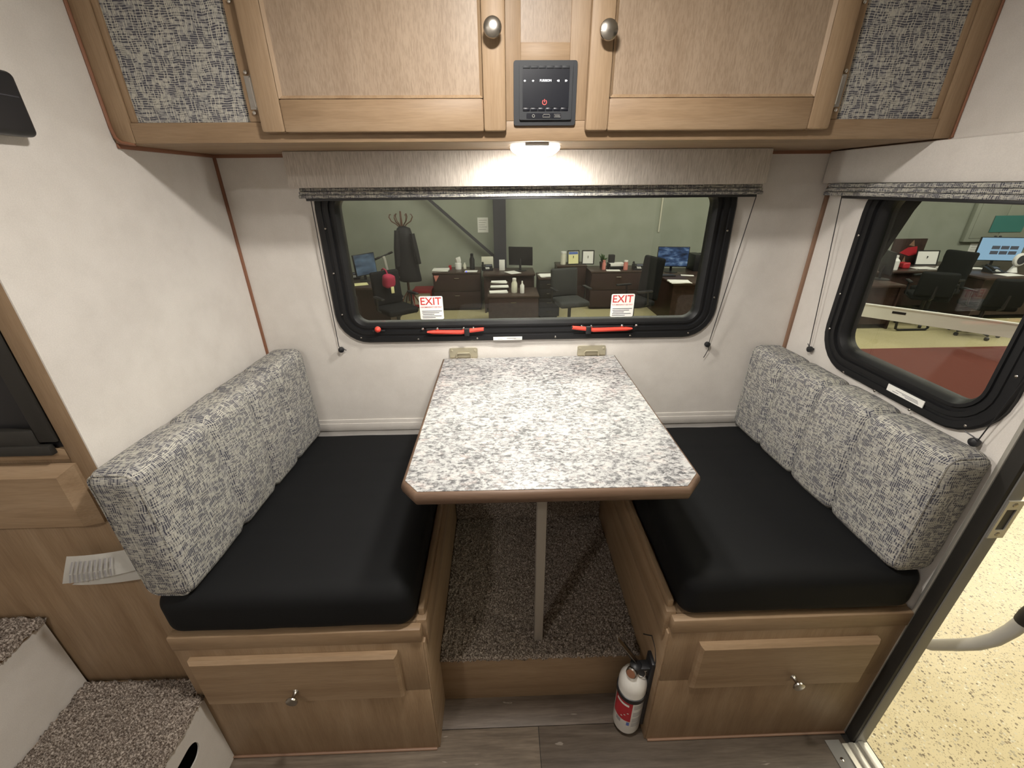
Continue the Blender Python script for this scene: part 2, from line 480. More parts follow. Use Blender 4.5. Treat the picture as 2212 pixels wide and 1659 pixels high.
def pile(x0, x1, y0, y1, z, cell, amp, nose=.0):
    """carpet pile: a fine field of tufts as one mesh"""
    nx, ny = max(3, int((x1-x0)/cell)), max(3, int((y1-y0)/cell))
    gx, gy = np.meshgrid(np.linspace(x0, x1, nx), np.linspace(y0, y1, ny), indexing='ij')
    h = z + amp*(np.random.rand(nx, ny)-.5)
    jx = gx + (np.random.rand(nx, ny)-.5)*cell*.9; jy = gy + (np.random.rand(nx, ny)-.5)*cell*.9
    e = np.zeros_like(h, bool); e[0] = e[-1] = True; e[:, 0] = e[:, -1] = True
    h[e] -= amp*1.2
    V = np.stack([jx, jy, h], -1).reshape(-1, 3)
    idx = np.arange(nx*ny).reshape(nx, ny)
    Q = np.stack([idx[:-1, :-1], idx[1:, :-1], idx[1:, 1:], idx[:-1, 1:]], -1).reshape(-1, 4)
    me = bpy.data.meshes.new('carpet'); me.from_pydata(V.tolist(), [], Q.tolist()); me.update()
    me.polygons.foreach_set('use_smooth', [True]*len(me.polygons))
    me.materials.append(MATS['carpet']); return me
def add_pile(name, parent, *a, **k):
    me = pile(*a, **k); off = ORG[parent.name] if parent else Vector((0, 0, 0))
    me.transform(Matrix.Translation(-off)); o = link(name, me, parent, off); o['kind'] = 'stuff'; return o

# ================================================================== THE SETTING
XL, XR = -.95, .95
LX = -1.75            # far left end of the camper's aisle
YF = -2.25            # wall behind the camera
# floor: sub floor with separate vinyl planks
fl = struct(bx(LX, 1.0, YF, .04, -.06, -.004).build('floor', 'black_rubber'))
rows = [(-.70, -.515), (-.895, -.70), (-1.08, -.895), (-1.27, -1.08), (-1.46, -1.27)]
joints = {0: [-.95, .61], 1: [-.95, -.012], 2: [-.45, .50], 3: [-.2], 4: [.3]}
cols = {0: ['plank_c', 'plank_c', 'plank_b'], 1: ['plank_b', 'plank_a', 'plank_b'], 2: ['plank_a', 'plank_c', 'plank_a'], 3: ['plank_b', 'plank_a'], 4: ['plank_a', 'plank_c']}
for i, (y0, y1) in enumerate(rows):
    xs = [LX] + joints[i] + [.93]
    for k in range(len(xs)-1):
        bx(xs[k]+.0008, xs[k+1]-.0008, y0+.0008, y1-.0008, -.004, 0, bev=.0008).build('plank', cols[i][k], fl)
bx(LX, .93, YF, -1.46, -.004, 0).build('plank', 'plank_b', fl)
# ceiling
struct(bx(LX-.05, 1.0, YF-.05, .05, CEIL, CEIL+.05).build('ceiling', 'ceiling_white'))
# back wall with the window opening
WX0, WX1, WZ0, WZ1 = -.678, .657, 1.056, 1.60
hx0, hx1, hz0, hz1 = WX0+.045, WX1-.045, WZ0+.045, WZ1-.045
b = B(); b.box(-1.0, hx0, 0, .05, -.06, CEIL); b.box(hx1, 1.0, 0, .05, -.06, CEIL)
b.box(hx0, hx1, 0, .05, -.06, hz0); b.box(hx0, hx1, 0, .05, hz1, CEIL)
struct(b.build('wall_back', 'wall_vinyl'))
# left wall (the dinette's end wall; also the flank of the wardrobe)
struct(bx(XL-.035, XL, -.702, 0, -.06, CEIL).build('wall_left', 'wall_vinyl'))
# right wall: window and door openings
RY0, RY1, RZ0, RZ1 = -.715, -.172, 1.030, 1.60      # window outer
gy0, gy1, gz0, gz1 = RY0+.045, RY1-.045, RZ0+.045, RZ1-.045
WO = .984
DY0, DY1, DZ1 = -1.50, -.780, 1.86                  # door opening
b = B(); b.box(XR, WO, gy1, .05, -.06, CEIL); b.box(XR, WO, DY1+.034, gy0, -.06, CEIL)
b.box(XR, WO, gy0, gy1, -.06, gz0); b.box(XR, WO, gy0, gy1, gz1, CEIL)
b.box(XR, WO, YF, DY0-.03, -.06, CEIL); b.box(XR, WO, DY0-.03, DY1+.034, DZ1+.03, CEIL)
struct(b.build('wall_right', 'wall_vinyl'))
struct(bx(LX-.05, 1.0, YF-.05, YF, -.06, CEIL).build('wall_front', 'wall_vinyl'))
struct(bx(LX-.05, LX, YF, -.665, -.06, CEIL).build('wall_bunk', 'wall_vinyl'))
# corner trims and mouldings
struct(bx(XL-.002, XL+.007, -.007, .002, .69, 1.652, bev=.002).build('trim_1', 'trim_brown'))
struct(bx(XR-.010, XR+.002, -.010, .002, .69, 1.652, bev=.003).build('trim_2', 'trim_tan'))
b = B(); b.box(XL, -.70, -.006, .002, 1.640, 1.652); b.box(.68, XR, -.006, .002, 1.640, 1.652)
struct(b.build('trim_3', 'trim_brown'))
struct(bx(XL, XL+.006, -.352, -.002, 1.640, 1.652, bev=.002).build('trim_4', 'trim_brown'))
struct(bx(XR-.006, XR, -.352, -.002, 1.640, 1.652, bev=.002).build('trim_5', 'trim_brown'))
struct(bx(XL+.002, XR-.002, -.003, .002, .690, .738, bev=.001).build('trim_6', 'wall_vinyl'))
struct(bx(XL+.002, XR-.002, -.005, .002, .690, .722, bev=.001).build('trim_7', 'wall_vinyl'))
struct(bx(XR-.004, XR+.002, -.76, -.36, 1.646, 1.650, bev=.001).build('trim_8', 'wall_vinyl'))

# ---- window_1 (back) and window_2 (right)
PROF = [(0, .0), (0, .009), (.005, .013), (.020, .013), (.0215, .009), (.028, .009), (.0295, .012), (.041, .012), (.0425, .003),
        (.050, .003), (.0515, .007), (.059, .007), (.066, -.004), (.069, -.012), (.069, -.034), (.045, -.034), (.0, -.034)]
w1 = shell('window_1', (0, 0, WZ0))
ring(B(), WX0, WX1, WZ0, WZ1, .105, PROF, lambda a, z, dpt: Vector((a, -dpt, z))).build('window_frame', 'black_frame', w1)
bx(WX0+.064, WX1-.064, .011, .015, WZ0+.064, WZ1-.064).build('glass_pane', 'window_glass', w1)
w2 = shell('window_2', (XR, RY1, RZ0))
ring(B(), RY0, RY1, RZ0, RZ1, .12, PROF, lambda a, z, dpt: Vector((XR-dpt, a, z))).build('window_frame', 'black_frame', w2)
bx(XR+.011, XR+.015, RY0+.064, RY1-.064, RZ0+.064, RZ1-.064).build('glass_pane', 'window_glass', w2)
for x, z in [(-.655, 1.30), (-.652, 1.16), (-.60, 1.075), (-.40, 1.066), (-.19, 1.066), (.09, 1.066), (.36, 1.066), (.57, 1.072), (.64, 1.20), (.64, 1.42), (-.655, 1.44)]:
    B().lathe([(.0035, 0), (.0035, .001), (.002, .0022), (.0002, .0024)], (0, 0, 0), 2, 8).xf(Matrix.Translation((x, -.0128, z)) @ Matrix.Rotation(PI/2, 4, 'X')).build('screw', 'nickel', w1)
for y, z in [(-.19, 1.42), (-.192, 1.25), (-.195, 1.14), (-.30, 1.035), (-.42, 1.03), (-.53, 1.03), (-.66, 1.06), (-.70, 1.2)]:
    B().lathe([(.0035, 0), (.0035, .001), (.002, .0022), (.0002, .0024)], (0, 0, 0), 2, 8).xf(Matrix.Translation((XR-.0128, y, z)) @ Matrix.Rotation(-PI/2, 4, 'Y')).build('screw', 'nickel', w2)
# red emergency latches
for s, xa, xb, xc in ((1, -.365, -.225, -.166), (-1, .362, .205, .148)):
    zc = 1.094
    o = B()
    P = [(xa, zc+.001, .004), (xa+s*.02, zc, .011), (xb-s*.02, zc-.002, .012), (xb, zc+.002, .012), (xb+s*.02, zc+.004, .012), (xc, zc+.008, .010)]
    o.grid([[Vector((x, -.014, z-w/2)), Vector((x, -.024, z-w/2)), Vector((x, -.026, z)), Vector((x, -.024, z+w/2)), Vector((x, -.014, z+w/2))] for x, z, w in P])
    lt = o.build('latch_lever', 'red_plastic', w1)
    B().box(xb-.009, xb+.009, -.029, -.012, zc-.014, zc+.012, bev=.002).build('latch_clip', 'black_plastic', w1)
    B().box(min(xa, xc)-.004, max(xa, xc)+.004, -.0145, -.010, zc-.004, zc+.012, bev=.002).build('latch_plate', 'black_plastic', w1)
    for x in (xa-s*.016, xa+s*.035, xb-s*.012, xb+s*.022):
        B().lathe([(.0055, 0), (.0055, .002), (.003, .005), (.0003, .0056)], (0, 0, 0), 2, 10).xf(Matrix.Translation((x, -.0135, zc+.010)) @ Matrix.Rotation(PI/2, 4, 'X')).build('screw', 'chrome', w1)
b = B(); b.lathe([(.0002, -.011), (.006, -.009), (.010, -.004), (.011, 0), (.010, .004), (.006, .009), (.0002, .011)], (-.534, -.026, 1.109), 1, 14)
kb = b.build('latch_knob', 'red_plastic', w1)
bx(-.556, -.512, -.018, -.012, 1.098, 1.104, bev=.001).build('latch_plate', 'black_plastic', w1)
lb = bx(-.133, -.030, -.0145, -.0125, 1.058, 1.070).build('window_label', 'paper', w1)
for k, (a, c) in enumerate([(-.118, -.10), (-.086, -.052), (-.084, -.034), (-.06, -.034)]):
    bx(a, c, -.0150, -.0144, 1.0615+.002*(k % 3), 1.0625+.002*(k % 3)).build('print_line', 'ink_grey', lb)
lb = bx(XR-.0145, XR-.0125, -.558, -.452, 1.050, 1.068).build('window_label', 'paper', w2)
for k, (a, c) in enumerate([(-.538, -.50), (-.536, -.49), (-.534, -.47), (-.480, -.462)]):
    bx(XR-.0150, XR-.0144, a-.008, c-.008, 1.054+.003*(k % 3), 1.0555+.003*(k % 3)).build('print_line', 'ink_grey', lb)
# EXIT stickers on the glass
def exit_sticker(x0, z0, tilt, label):
    w, h = .082, .082
    t = thing('exit_sticker', (x0+w/2, .011, z0), label, 'sign')
    M = Matrix.Identity(4)
    B().prism(rrect(-w/2, w/2, 0, h, .005, 3), 1, -.0012, 0).build('backing', 'paper', t, local=True)
    text_mesh('EXIT', .072, .026).xf(Matrix.Translation((0, -.0016, h-.017))).build('lettering', 'red_ink', t, local=True, smooth=0)
    text_mesh('FOR EMERGENCY USE ONLY', .074, .0045).xf(Matrix.Translation((0, -.0016, h-.038))).build('lettering', 'red_ink', t, local=True, smooth=0)
    for k, (a, c) in enumerate([(-.034, .036), (-.034, .026), (-.032, .008), (-.034, .033), (-.034, .012)]):
        bx(a, c, -.0016, -.0012, h-.052-.006*k-.0011, h-.052-.006*k+.0011).build('print_line', 'ink', t, local=True)
    return t
exit_sticker(-.388, 1.132, 0, 'white EXIT sticker on the glass, the one nearer the red ball knob')
exit_sticker(.286, 1.130, 0, 'white EXIT sticker on the glass, the one farther from the red ball knob')

# ---- window valances, pleated shades with cords
struct_v = tag(bx(-.695, .672, -.120, .0, 1.557, 1.649, bev=.004).build('window_valance', 'valance'),
               'beige linen-look valance box behind the round lamp above the wide window', 'valance')
tag(bx(.918, XR, -.80, -.003, 1.557, 1.646, bev=.004).build('window_valance', 'wall_vinyl'),
    'pale beige valance board above the window beside the doorway', 'valance')
def cord_end(b, p, u):
    p = Vector(p)
    return b
sh = thing('pleated_shade', (0, -.05, 1.52), 'raised tweed pleated shade with black cords under the linen valance', 'blind')
for k in range(3):
    z0 = 1.529+k*.0095; bx(-.690+.002*k, .692-.002*k, -.082+.002*k, -.030, z0, z0+.0092, bev=.003).build('pleat', 'tweed', sh)
bx(-.672, .676, -.076, -.035, 1.522, 1.530, bev=.001).build('bottom_rail', 'black_plastic', sh)
def cord(parent, pts, r=.0013): B().loft(pts, r, 6).build('pull_cord', 'black_plastic', parent)
def peg(parent, p, out):
    p = Vector(p); out = Vector(out)
    q = Matrix.Translation(p) @ out.to_track_quat('Z', 'Y').to_matrix().to_4x4()
    B().lathe([(.004, 0), (.004, .006), (.0095, .008), (.0105, .013), (.0095, .018), (.004, .021), (.0003, .0215)], (0, 0, 0), 2, 14).xf(q).build('cord_peg', 'black_plastic', parent)
cord(sh, [(-.668, -.05, 1.525), (-.676, -.035, 1.3), (-.683, -.016, 1.045)])
cord(sh, [(-.683, -.016, 1.045), (-.675, -.017, 1.040), (-.660, -.014, 1.030)])
peg(sh, (-.678, 0, 1.032), (0, -1, 0))
cord(sh, [(.690, -.05, 1.525), (.672, -.035, 1.3), (.652, -.016, 1.032)])
cord(sh, [(.652, -.016, 1.030), (.654, -.018, 1.01), (.648, -.014, .985), (.645, -.012, .975)])
peg(sh, (.649, 0, 1.027), (0, -1, 0))
sh = thing('pleated_shade', (.92, -.4, 1.515), 'raised tweed pleated shade with black cords over the window beside the doorway', 'blind')
for k in range(3):
    z0 = 1.524+k*.011; bx(.896+.002*k, .93, -.775, -.052-.002*k, z0, z0+.0106, bev=.003).build('pleat', 'tweed', sh)
bx(.900, .925, -.76, -.13, 1.517, 1.525, bev=.001).build('bottom_rail', 'black_plastic', sh)
cord(sh, [(.912, -.112, 1.525), (.925, -.125, 1.28), (.934, -.138, 1.060)])
cord(sh, [(.934, -.138, 1.058), (.934, -.128, 1.066)])
peg(sh, (XR, -.140, 1.050), (-1, 0, 0))
cord(sh, [(.912, -.755, 1.52), (.922, -.735, 1.28), (.934, -.697, 1.045)])
cord(sh, [(.934, -.697, 1.045), (.930, -.688, 1.050), (.926, -.672, 1.054)])
peg(sh, (XR, -.690, 1.036), (-1, 0, 0))

# ---- door opening: jamb, seal, sill, strike plate, grab handle outside
d1 = shell('door_1', (XR, DY1, 0))
bx(XR-.006, XR+.004, DY1+.031, DY1+.040, .0, DZ1+.03, bev=.002).build('edge_strip', 'alu', d1)
bx(XR-.004, XR+.010, DY1+.003, DY1+.031, .0, DZ1+.03, bev=.003).build('door_seal', 'black_rubber', d1)
bx(XR+.006, WO+.004, DY1, DY1+.034, .0, DZ1+.03, bev=.002).build('jamb', 'steel_grey', d1)
bx(XR-.004, WO+.004, DY0-.03, DY0, .0, DZ1+.03, bev=.002).build('jamb', 'steel_grey', d1)
bx(XR-.004, WO+.004, DY0-.03, DY1+.03, DZ1, DZ1+.03, bev=.002).build('head', 'steel_grey', d1)
bx(.868, .912, DY0, DY1+.012, 0, .002, bev=.0008).build('floor_strip', 'steel_grey', d1)
B().lathe([(.006, 0), (.006, .001), (.003, .0025), (.0003, .0028)], (.886, -.818, .002), 2, 12).build('screw', 'chrome', d1)
b = B(); b.box(.912, WO+.006, DY0, DY1, -.02, .006); b.box(.930, .945, DY0, DY1, .004, .012, bev=.002); b.box(.958, .974, DY0, DY1, .004, .016, bev=.002)
b.build('sill', 'alu', d1)
b = B(); yq = DY1-.003
for z0, z1, xa, xb in ((.845, .868, .958, .994), (.925, .948, .958, .994), (.868, .925, .958, .964), (.868, .925, .986, .994)):
    b.box(xa, xb, yq, DY1+.001, z0, z1)
sp = b.build('strike_plate', 'alu', d1)
bx(.964, .986, DY1-.0005, DY1+.001, .868, .925).build('latch_pocket', 'black_plastic', sp)
for z in (.856, .937):
    B().lathe([(.006, 0), (.005, -.001), (.002, -.0015)], (.976, yq, z), 1, 10).build('screw', 'nickel', sp)
gh = thing('grab_handle', (1.06, -.70, .30), 'grey bent tube grab handle with dark foam grip outside the doorway', 'handle')
pts = [(.99, -.62, .33), (1.06, -.66, .335)] + [tuple(hit(u, v, 0, 1.1)) for u, v in ((2010, 1393), (2070, 1393), (2110, 1391), (2150, 1381), (2185, 1362), (2212, 1342))]
b = B(); b.loft(pts, .0145, 14); b.build('tube', 'light_grey', gh)
e = Vector(pts[-1]); dirv = (e-Vector(pts[-2])).normalized()
B().loft([e-dirv*.004, e+dirv*.02, e+dirv*.12, e+dirv*.125], [.016, .019, .019, .015], 14).build('foam_grip', 'black_rubber', gh)
B().lathe([(.03, 0), (.03, .006), (.018, .010)], (.984, -.62, .33), 0, 14).build('mount_flange', 'steel_grey', gh)

# ================================================================== OVERHEAD CABINET
CB, CT, CF = 1.649, CEIL, -.352
oc = thing('overhead_cabinet', (0, CF, CB), 'honey-stained wooden overhead cabinet with two doors and tweed end panels', 'cabinet')
bx(XL+.001, XR-.001, CF+.019, -.001, CB, CB+.016).build('bottom_panel', 'wood_x', oc)
FT = .020
# face frame
bx(XL+.001, -.905, CF, CF+FT, CB, CT-.001, bev=.003).build('stile', 'wood_z', oc)
bx(.905, XR-.001, CF, CF+FT, CB, CT-.001, bev=.003).build('stile', 'wood_z', oc)
for x0, x1 in ((-.645, -.585), (.605, .665)):
    bx(x0, x1, CF, CF+FT, CB+.040, CT-.001, bev=.002).build('stile', 'wood_z', oc)
for x0, x1 in ((-.120, -.052), (.052, .120)):
    bx(x0, x1, CF, CF+FT, CB+.040, CT-.001, bev=.001).build('stile', 'wood_z', oc)
bx(-.905, .905, CF, CF+FT, CB, CB+.040, bev=.002).build('rail', 'wood_x', oc)
bx(-.905, .905, CF, CF+FT, CT-.04, CT-.001, bev=.002).build('rail', 'wood_x', oc)
bx(-.052, .052, CF+.001, CF+FT, 1.79, 1.829, bev=.001).build('rail', 'wood_x', oc)
bx(-.052, .052, CF+.003, CF+FT, 1.829, CT-.04).build('centre_panel', 'panel_z', oc)
# dark brown edge bead along the left end and bottom
B().loft([(XL+.003, CF-.002, CT-.002), (XL+.003, CF-.002, CB+.030), (XL+.006, CF-.002, CB+.012), (XL+.016, CF-.002, CB+.002), (XL+.04, CF+.004, CB-.001)], .0035, 8).build('edge_bead', 'trim_brown', oc)
B().loft([(XR-.003, CF-.002, CT-.002), (XR-.003, CF-.002, CB+.002)], .0025, 8).build('edge_bead', 'trim_brown', oc)
for x0, x1, bs in ((-.905, -.645, -.905), (.665, .905, .905)):
    bx(x0+.0005, x1-.0005, CF+.009, CF+.018, CB+.040, CT-.04).build('fabric_panel', 'tweed_h', oc)
    s = 1 if bs < 0 else -1
    bx(bs, bs+s*.014, CF+.004, CF+.012, CB+.040, CT-.04, bev=.003).build('bead', 'wood_z', oc)
# doors
def cab_door(x0, x1, z0, z1, y, parent, knob, hinge, sw=.050, rw=.062, th=.019):
    d = bpy.data.objects.new('door', None); COL.objects.link(d); d.parent = parent; d.location = Vector((x0, y, z0))-ORG[parent.name]
    d.empty_display_size = .03; ORG[d.name] = Vector((x0, y, z0))
    f = y-th
    def bevelled(b0): return b0
    bx(x0, x0+sw, f, y, z0, z1, bev=.006).build('door_stile', 'wood_z', d)
    bx(x1-sw, x1, f, y, z0, z1, bev=.006).build('door_stile', 'wood_z', d)
    bx(x0+sw-.001, x1-sw+.001, f+.0005, y, z0, z0+rw, bev=.005).build('door_rail', 'wood_x', d)
    bx(x0+sw-.001, x1-sw+.001, f+.0005, y, z1-rw, z1, bev=.005).build('door_rail', 'wood_x', d)
    bx(x0+sw-.002, x1-sw+.002, f+.008, y-.002, z0+rw-.002, z1-rw+.002).build('door_panel', 'panel_z', d)
    b = B()   # moulding slopes into the panel
    for xa, xb in ((x0+sw, x0+sw+.007), (x1-sw, x1-sw-.007)):
        b.prism([(xa, f+.002), (xb, f+.0085), (xa, f+.0085)], 2, z0+rw, z1-rw)
    b.prism([(f+.002, z0+rw), (f+.0085, z0+rw+.007), (f+.0085, z0+rw)], 0, x0+sw, x1-sw)
    b.build('moulding', 'wood_z', d, smooth=0)
    kx, kz = knob
    B().lathe([(.009, 0), (.007, .003), (.006, .012), (.012, .016), (.0175, .020), (.0185, .024), (.0175, .0265), (.013, .029), (.006, .0302), (.0003, .0305)], (0, 0, 0), 2, 24).xf(
        Matrix.Translation((kx, f, kz)) @ Matrix.Rotation(PI/2, 4, 'X')).build('knob', 'nickel', d)
    for hz in hinge[1]:
        hx, s = hinge[0]
        b = B(); b.cyl((hx, y-.006, hz-.026), (hx, y-.006, hz+.026), .0042, n=10)
        b.lathe([(.0042, -.032), (.002, -.028), (.0042, -.026)], (hx, y-.006, hz), 2, 8); b.lathe([(.0042, .026), (.002, .029), (.0005, .033)], (hx, y-.006, hz), 2, 8)
        b.box(hx-s*.016, hx, y-.002, y-.0002, hz-.030, hz+.030)
        b.lathe([(.0038, 0), (.0038, -.002), (.001, -.003)], (hx-s*.010, y-.002, hz+.036), 1, 8); b.lathe([(.0038, 0), (.0038, -.002), (.001, -.003)], (hx-s*.010, y-.002, hz-.036), 1, 8)
        b.build('hinge', 'chrome', d)
    return d
cab_door(-.616, -.084, CB+.018, CT-.022, CF, oc, (-.110, 1.842), ((-.620, 1), (1.742, 1.93)))
cab_door(.090, .640, CB+.018, CT-.022, CF, oc, (.122, 1.838), ((.644, -1), (1.742, 1.93)))

# ---- stereo
st = thing('stereo', (0, CF, 1.68), 'black square wall stereo with lit white controls between the overhead cabinet doors', 'stereo')
SX0, SX1, SZ0, SZ1, SY = -.0675, .0685, 1.679, 1.797, CF
B().prism(rrect(SX0, SX1, SZ0, SZ1, .005, 3), 1, SY-.006, SY+.01).build('bezel', 'stereo_case', st)
B().prism(rrect(SX0+.012, SX1-.010, SZ0+.010, SZ1-.004, .003, 3), 1, SY-.011, SY-.005).build('fascia', 'stereo_case', st)
sc = bx(SX0+.019, SX1-.017, SY-.0122, SY-.010, SZ0+.033, SZ1-.016).build('screen', 'stereo_glass', st)
bw = (SX1-.017-SX0-.019)/6
for k in range(6):
    xa = SX0+.019+k*bw
    bx(xa+.0006, xa+bw-.0006, SY-.0128, SY-.010, SZ1-.0155, SZ1-.0105, bev=.0008).build('preset_button', 'stereo_case', st)
    bx(xa+.0006, xa+bw-.0006, SY-.0126, SY-.010, SZ0+.0265, SZ0+.0325, bev=.0008).build('preset_button', 'stereo_glass', st)
text('brand_lettering', 'FURRION', .0245, .0042, (.0005, SY-.0126, 1.7605), 'glow_white', sc)
for x, n in ((-.0445, 1), (-.027, 1), (.0275, 2), (.0445, 2)):
    b = B(); s = -1 if x < 0 or x < .03 else 1
    for q in range(n):
        xx = x+(q-.5*(n-1))*.0022
        b.prism([(xx+s*.0018, 1.760), (xx-s*.0012, 1.762), (xx-s*.0012, 1.758)], 1, SY-.0127, SY-.0121)
    if n == 1: b.box(x, x+.003, SY-.0127, SY-.0121, 1.7595, 1.7605)
    b.build('control_mark', 'glow_white', sc, smooth=0)
b = B(); b.loft([(-.001+.0045*math.sin(a), SY-.0126, 1.7215+.0045*math.cos(a)) for a in [math.radians(35+290*k/18) for k in range(19)]], .0007, 6)
b.box(-.0016, -.0004, SY-.0131, SY-.0121, 1.7215, 1.727); b.build('power_mark', 'glow_red', sc)
pb = B().prism(rrect(-.040, .036, SZ0+.0125, SZ0+.0225, .002, 2), 1, SY-.0116, SY-.0105).build('port_recess', 'stereo_glass', st)
B().loft([(-.0245+.0026*math.cos(a), SY-.0118, SZ0+.0175+.0026*math.sin(a)) for a in [2*PI*k/14 for k in range(14)]], .0007, 6, closed=True).build('audio_jack', 'steel_grey', pb)
B().loft([(x, SY-.0118, SZ0+z) for x, z in ((-.004, .0150), (-.004, .0180), (-.002, .0202), (.010, .0202), (.0115, .0180), (.0115, .0150))], .0006, 6, closed=True).build('video_port', 'steel_grey', pb)
b = B(); b.loft([(x, SY-.0118, SZ0+z) for x, z in ((.021, .0150), (.021, .0200), (.035, .0200), (.035, .0150))], .0006, 6, closed=True); b.box(.0225, .0335, SY-.0120, SY-.0114, SZ0+.0170, SZ0+.0178)
b.build('usb_port', 'steel_grey', pb)

# ---- lamp under the cabinet
pl = thing('puck_lamp', (-.012, -.262, CB), 'lit round white puck lamp under the overhead cabinet', 'lamp')
px, py = -.012, -.262
B().lathe([(.050, .0005), (.0605, -.002), (.0615, -.006), (.060, -.011), (.054, -.0165), (.0475, -.020)], (px, py, CB), 2, 40).build('housing', 'lens_rim', pl)
B().lathe([(.0473, -.0196), (.044, -.0225), (.030, -.0255), (.012, -.027), (.0003, -.0272)], (px, py, CB), 2, 36).build('lens', 'lens', pl)
bx(px-.028, px+.028, py-.0635, py-.050, CB-.0065, CB-.0003, bev=.0015).build('switch', 'white_plastic', pl)
for nm, x, y, lab in (('ceiling_lamp', -.07, -.88, 'round white ceiling lamp above the dinette table'), ('ceiling_lamp', -.92, -1.86, 'round white ceiling lamp over the aisle by the steps')):
    cl = thing(nm, (x, y, CEIL), lab, 'lamp')
    B().lathe([(.07, .0), (.082, -.004), (.080, -.014), (.066, -.022)], (x, y, CEIL), 2, 32).build('housing', 'white_plastic', cl)

# ================================================================== DINETTE
# raised carpeted footwell
PZ, PY = .228, -.612
ft = shell('floor_platform', (0, PY, 0))
bx(-.319, .317, PY, PY+.018, 0, PZ-.008, bev=.001).build('platform_front', 'wood_x', ft)
bx(-.319, .317, PY+.018, -.001, .0, PZ-.008).build('platform_deck', 'wood_x', ft)
add_pile('carpet', ft, -.319, .317, PY-.010, -.004, PZ, .0042, .011)
me = pile(-.319, .317, PZ-.01, .42, 0, .0042, .010)     # carpet turned up the back of the footwell
me.transform(Matrix(((1, 0, 0, 0), (0, 0, -1, -.014), (0, 1, 0, 0), (0, 0, 0, 1)))); me.transform(Matrix.Translation(-ORG[ft.name]))
o = link('carpet', me, ft, ORG[ft.name]); o['kind'] = 'stuff'

# benches
BF = -.747
def bench(x0, x1, inner, drawer, knob, label):
    """inner: x of the side facing the footwell"""
    xc = (x0+x1)/2; s = 1 if inner == x1 else -1
    t = thing('dinette_bench', (xc, BF, 0), label, 'bench')
    bx(x0+.001, x1-.001, BF+.020, -.002, 0, .5555).build('carcass', 'wood_y', t)
    # face frame on the front
    bx(x0+.001, x1-.001, BF, BF+.020, 0, .30, bev=.002).build('front_panel', 'wood_z', t)
    bx(x0+.001, x1-.001, BF, BF+.020, .30, .512, bev=.002).build('face_frame', 'wood_z', t)
    bx(x0+.001, x1-.001, BF-.004, BF+.020, .505, .556, bev=.005).build('top_rail', 'wood_x', t)
    # toe moulding
    B().loft([(x0+.004, BF-.003, .004), (x1-.004, BF-.003, .004)], .004, 8).build('toe_moulding', 'trim_tan', t)
    # side facing the footwell
    xi = inner
    bx(xi-s*.001, xi+s*.004, BF+.002, -.002, 0, .50, bev=.001).build('side_panel', 'wood_y', t)
    bx(xi-s*.016, xi+s*.012, BF+.016, -.002, .470, .566, bev=.004).build('side_rail', 'wood_y', t)
    bx(xi-s*.010, xi+s*.006, BF+.03, -.004, .54, .590, bev=.004).build('cushion_stop', 'wood_y', t)
    # drawer
    a, c, z0, z1 = drawer
    dr = bpy.data.objects.new('drawer', None); COL.objects.link(dr); dr.parent = t; ORG[dr.name] = Vector((a, BF, z0)); dr.location = ORG[dr.name]-ORG[t.name]; dr.empty_display_size = .03
    b = B()
    P0 = [(a, z0), (c, z0), (c, z1), (a, z1)]; ins = .016; f = BF-.020
    vs0 = [b.bm.verts.new((x, BF-.0002, z)) for x, z in P0]; vs1 = [b.bm.verts.new((x, BF-.012, z)) for x, z in P0]
    vs2 = [b.bm.verts.new((x+(ins if x == a else -ins)*.5, f, z+(ins if z == z0 else -ins)*.5)) for x, z in P0]
    for A, C in ((vs0, vs1), (vs1, vs2)):
        for k in range(4): b.bm.faces.new((A[k], A[(k+1) % 4], C[(k+1) % 4], C[k]))
    b.bm.faces.new(vs2); b.bm.faces.new(vs0)
    b.build('drawer_front', 'wood_x', dr, smooth=0)
    B().lathe([(.008, 0), (.0055, .003), (.0045, .014), (.006, .018), (.013, .021), (.0155, .0245), (.0145, .028), (.008, .0298), (.0003, .030)], (0, 0, 0), 2, 20).xf(
        Matrix.Translation((knob[0], f, knob[1])) @ Matrix.Rotation(PI/2, 4, 'X')).build('knob', 'nickel', dr)
    return t
bench(XL+.001, -.321, -.321, (-.915, -.388, .298, .478), (-.668, .350), 'wooden bench box with drawer beside the carpeted steps')
bench(.317, XR-.004, .317, (.400, .880, .288, .468), (.677, .333), 'wooden bench box with drawer beside the open doorway')

# seat cushions (black)
tag(cushion((XL+.006, -.752, .5545), (-.333, -.016, .692), .042, seams=(-.56, -.40, -.22), axis=1, depth=.0035, width=.005, puff=.006, puff_axis=2, wob=.002, seed=1).build('seat_cushion', 'black_vinyl'),
    'black vinyl seat cushion on the bench by the carpeted steps', 'cushion')
tag(cushion((.331, -.748, .5545), (XR-.010, -.016, .694), .042, seams=(-.53, -.36, -.2), axis=1, depth=.0035, width=.005, puff=.006, puff_axis=2, wob=.002, seed=2).build('seat_cushion', 'black_vinyl'),
    'black vinyl seat cushion on the bench by the doorway', 'cushion')

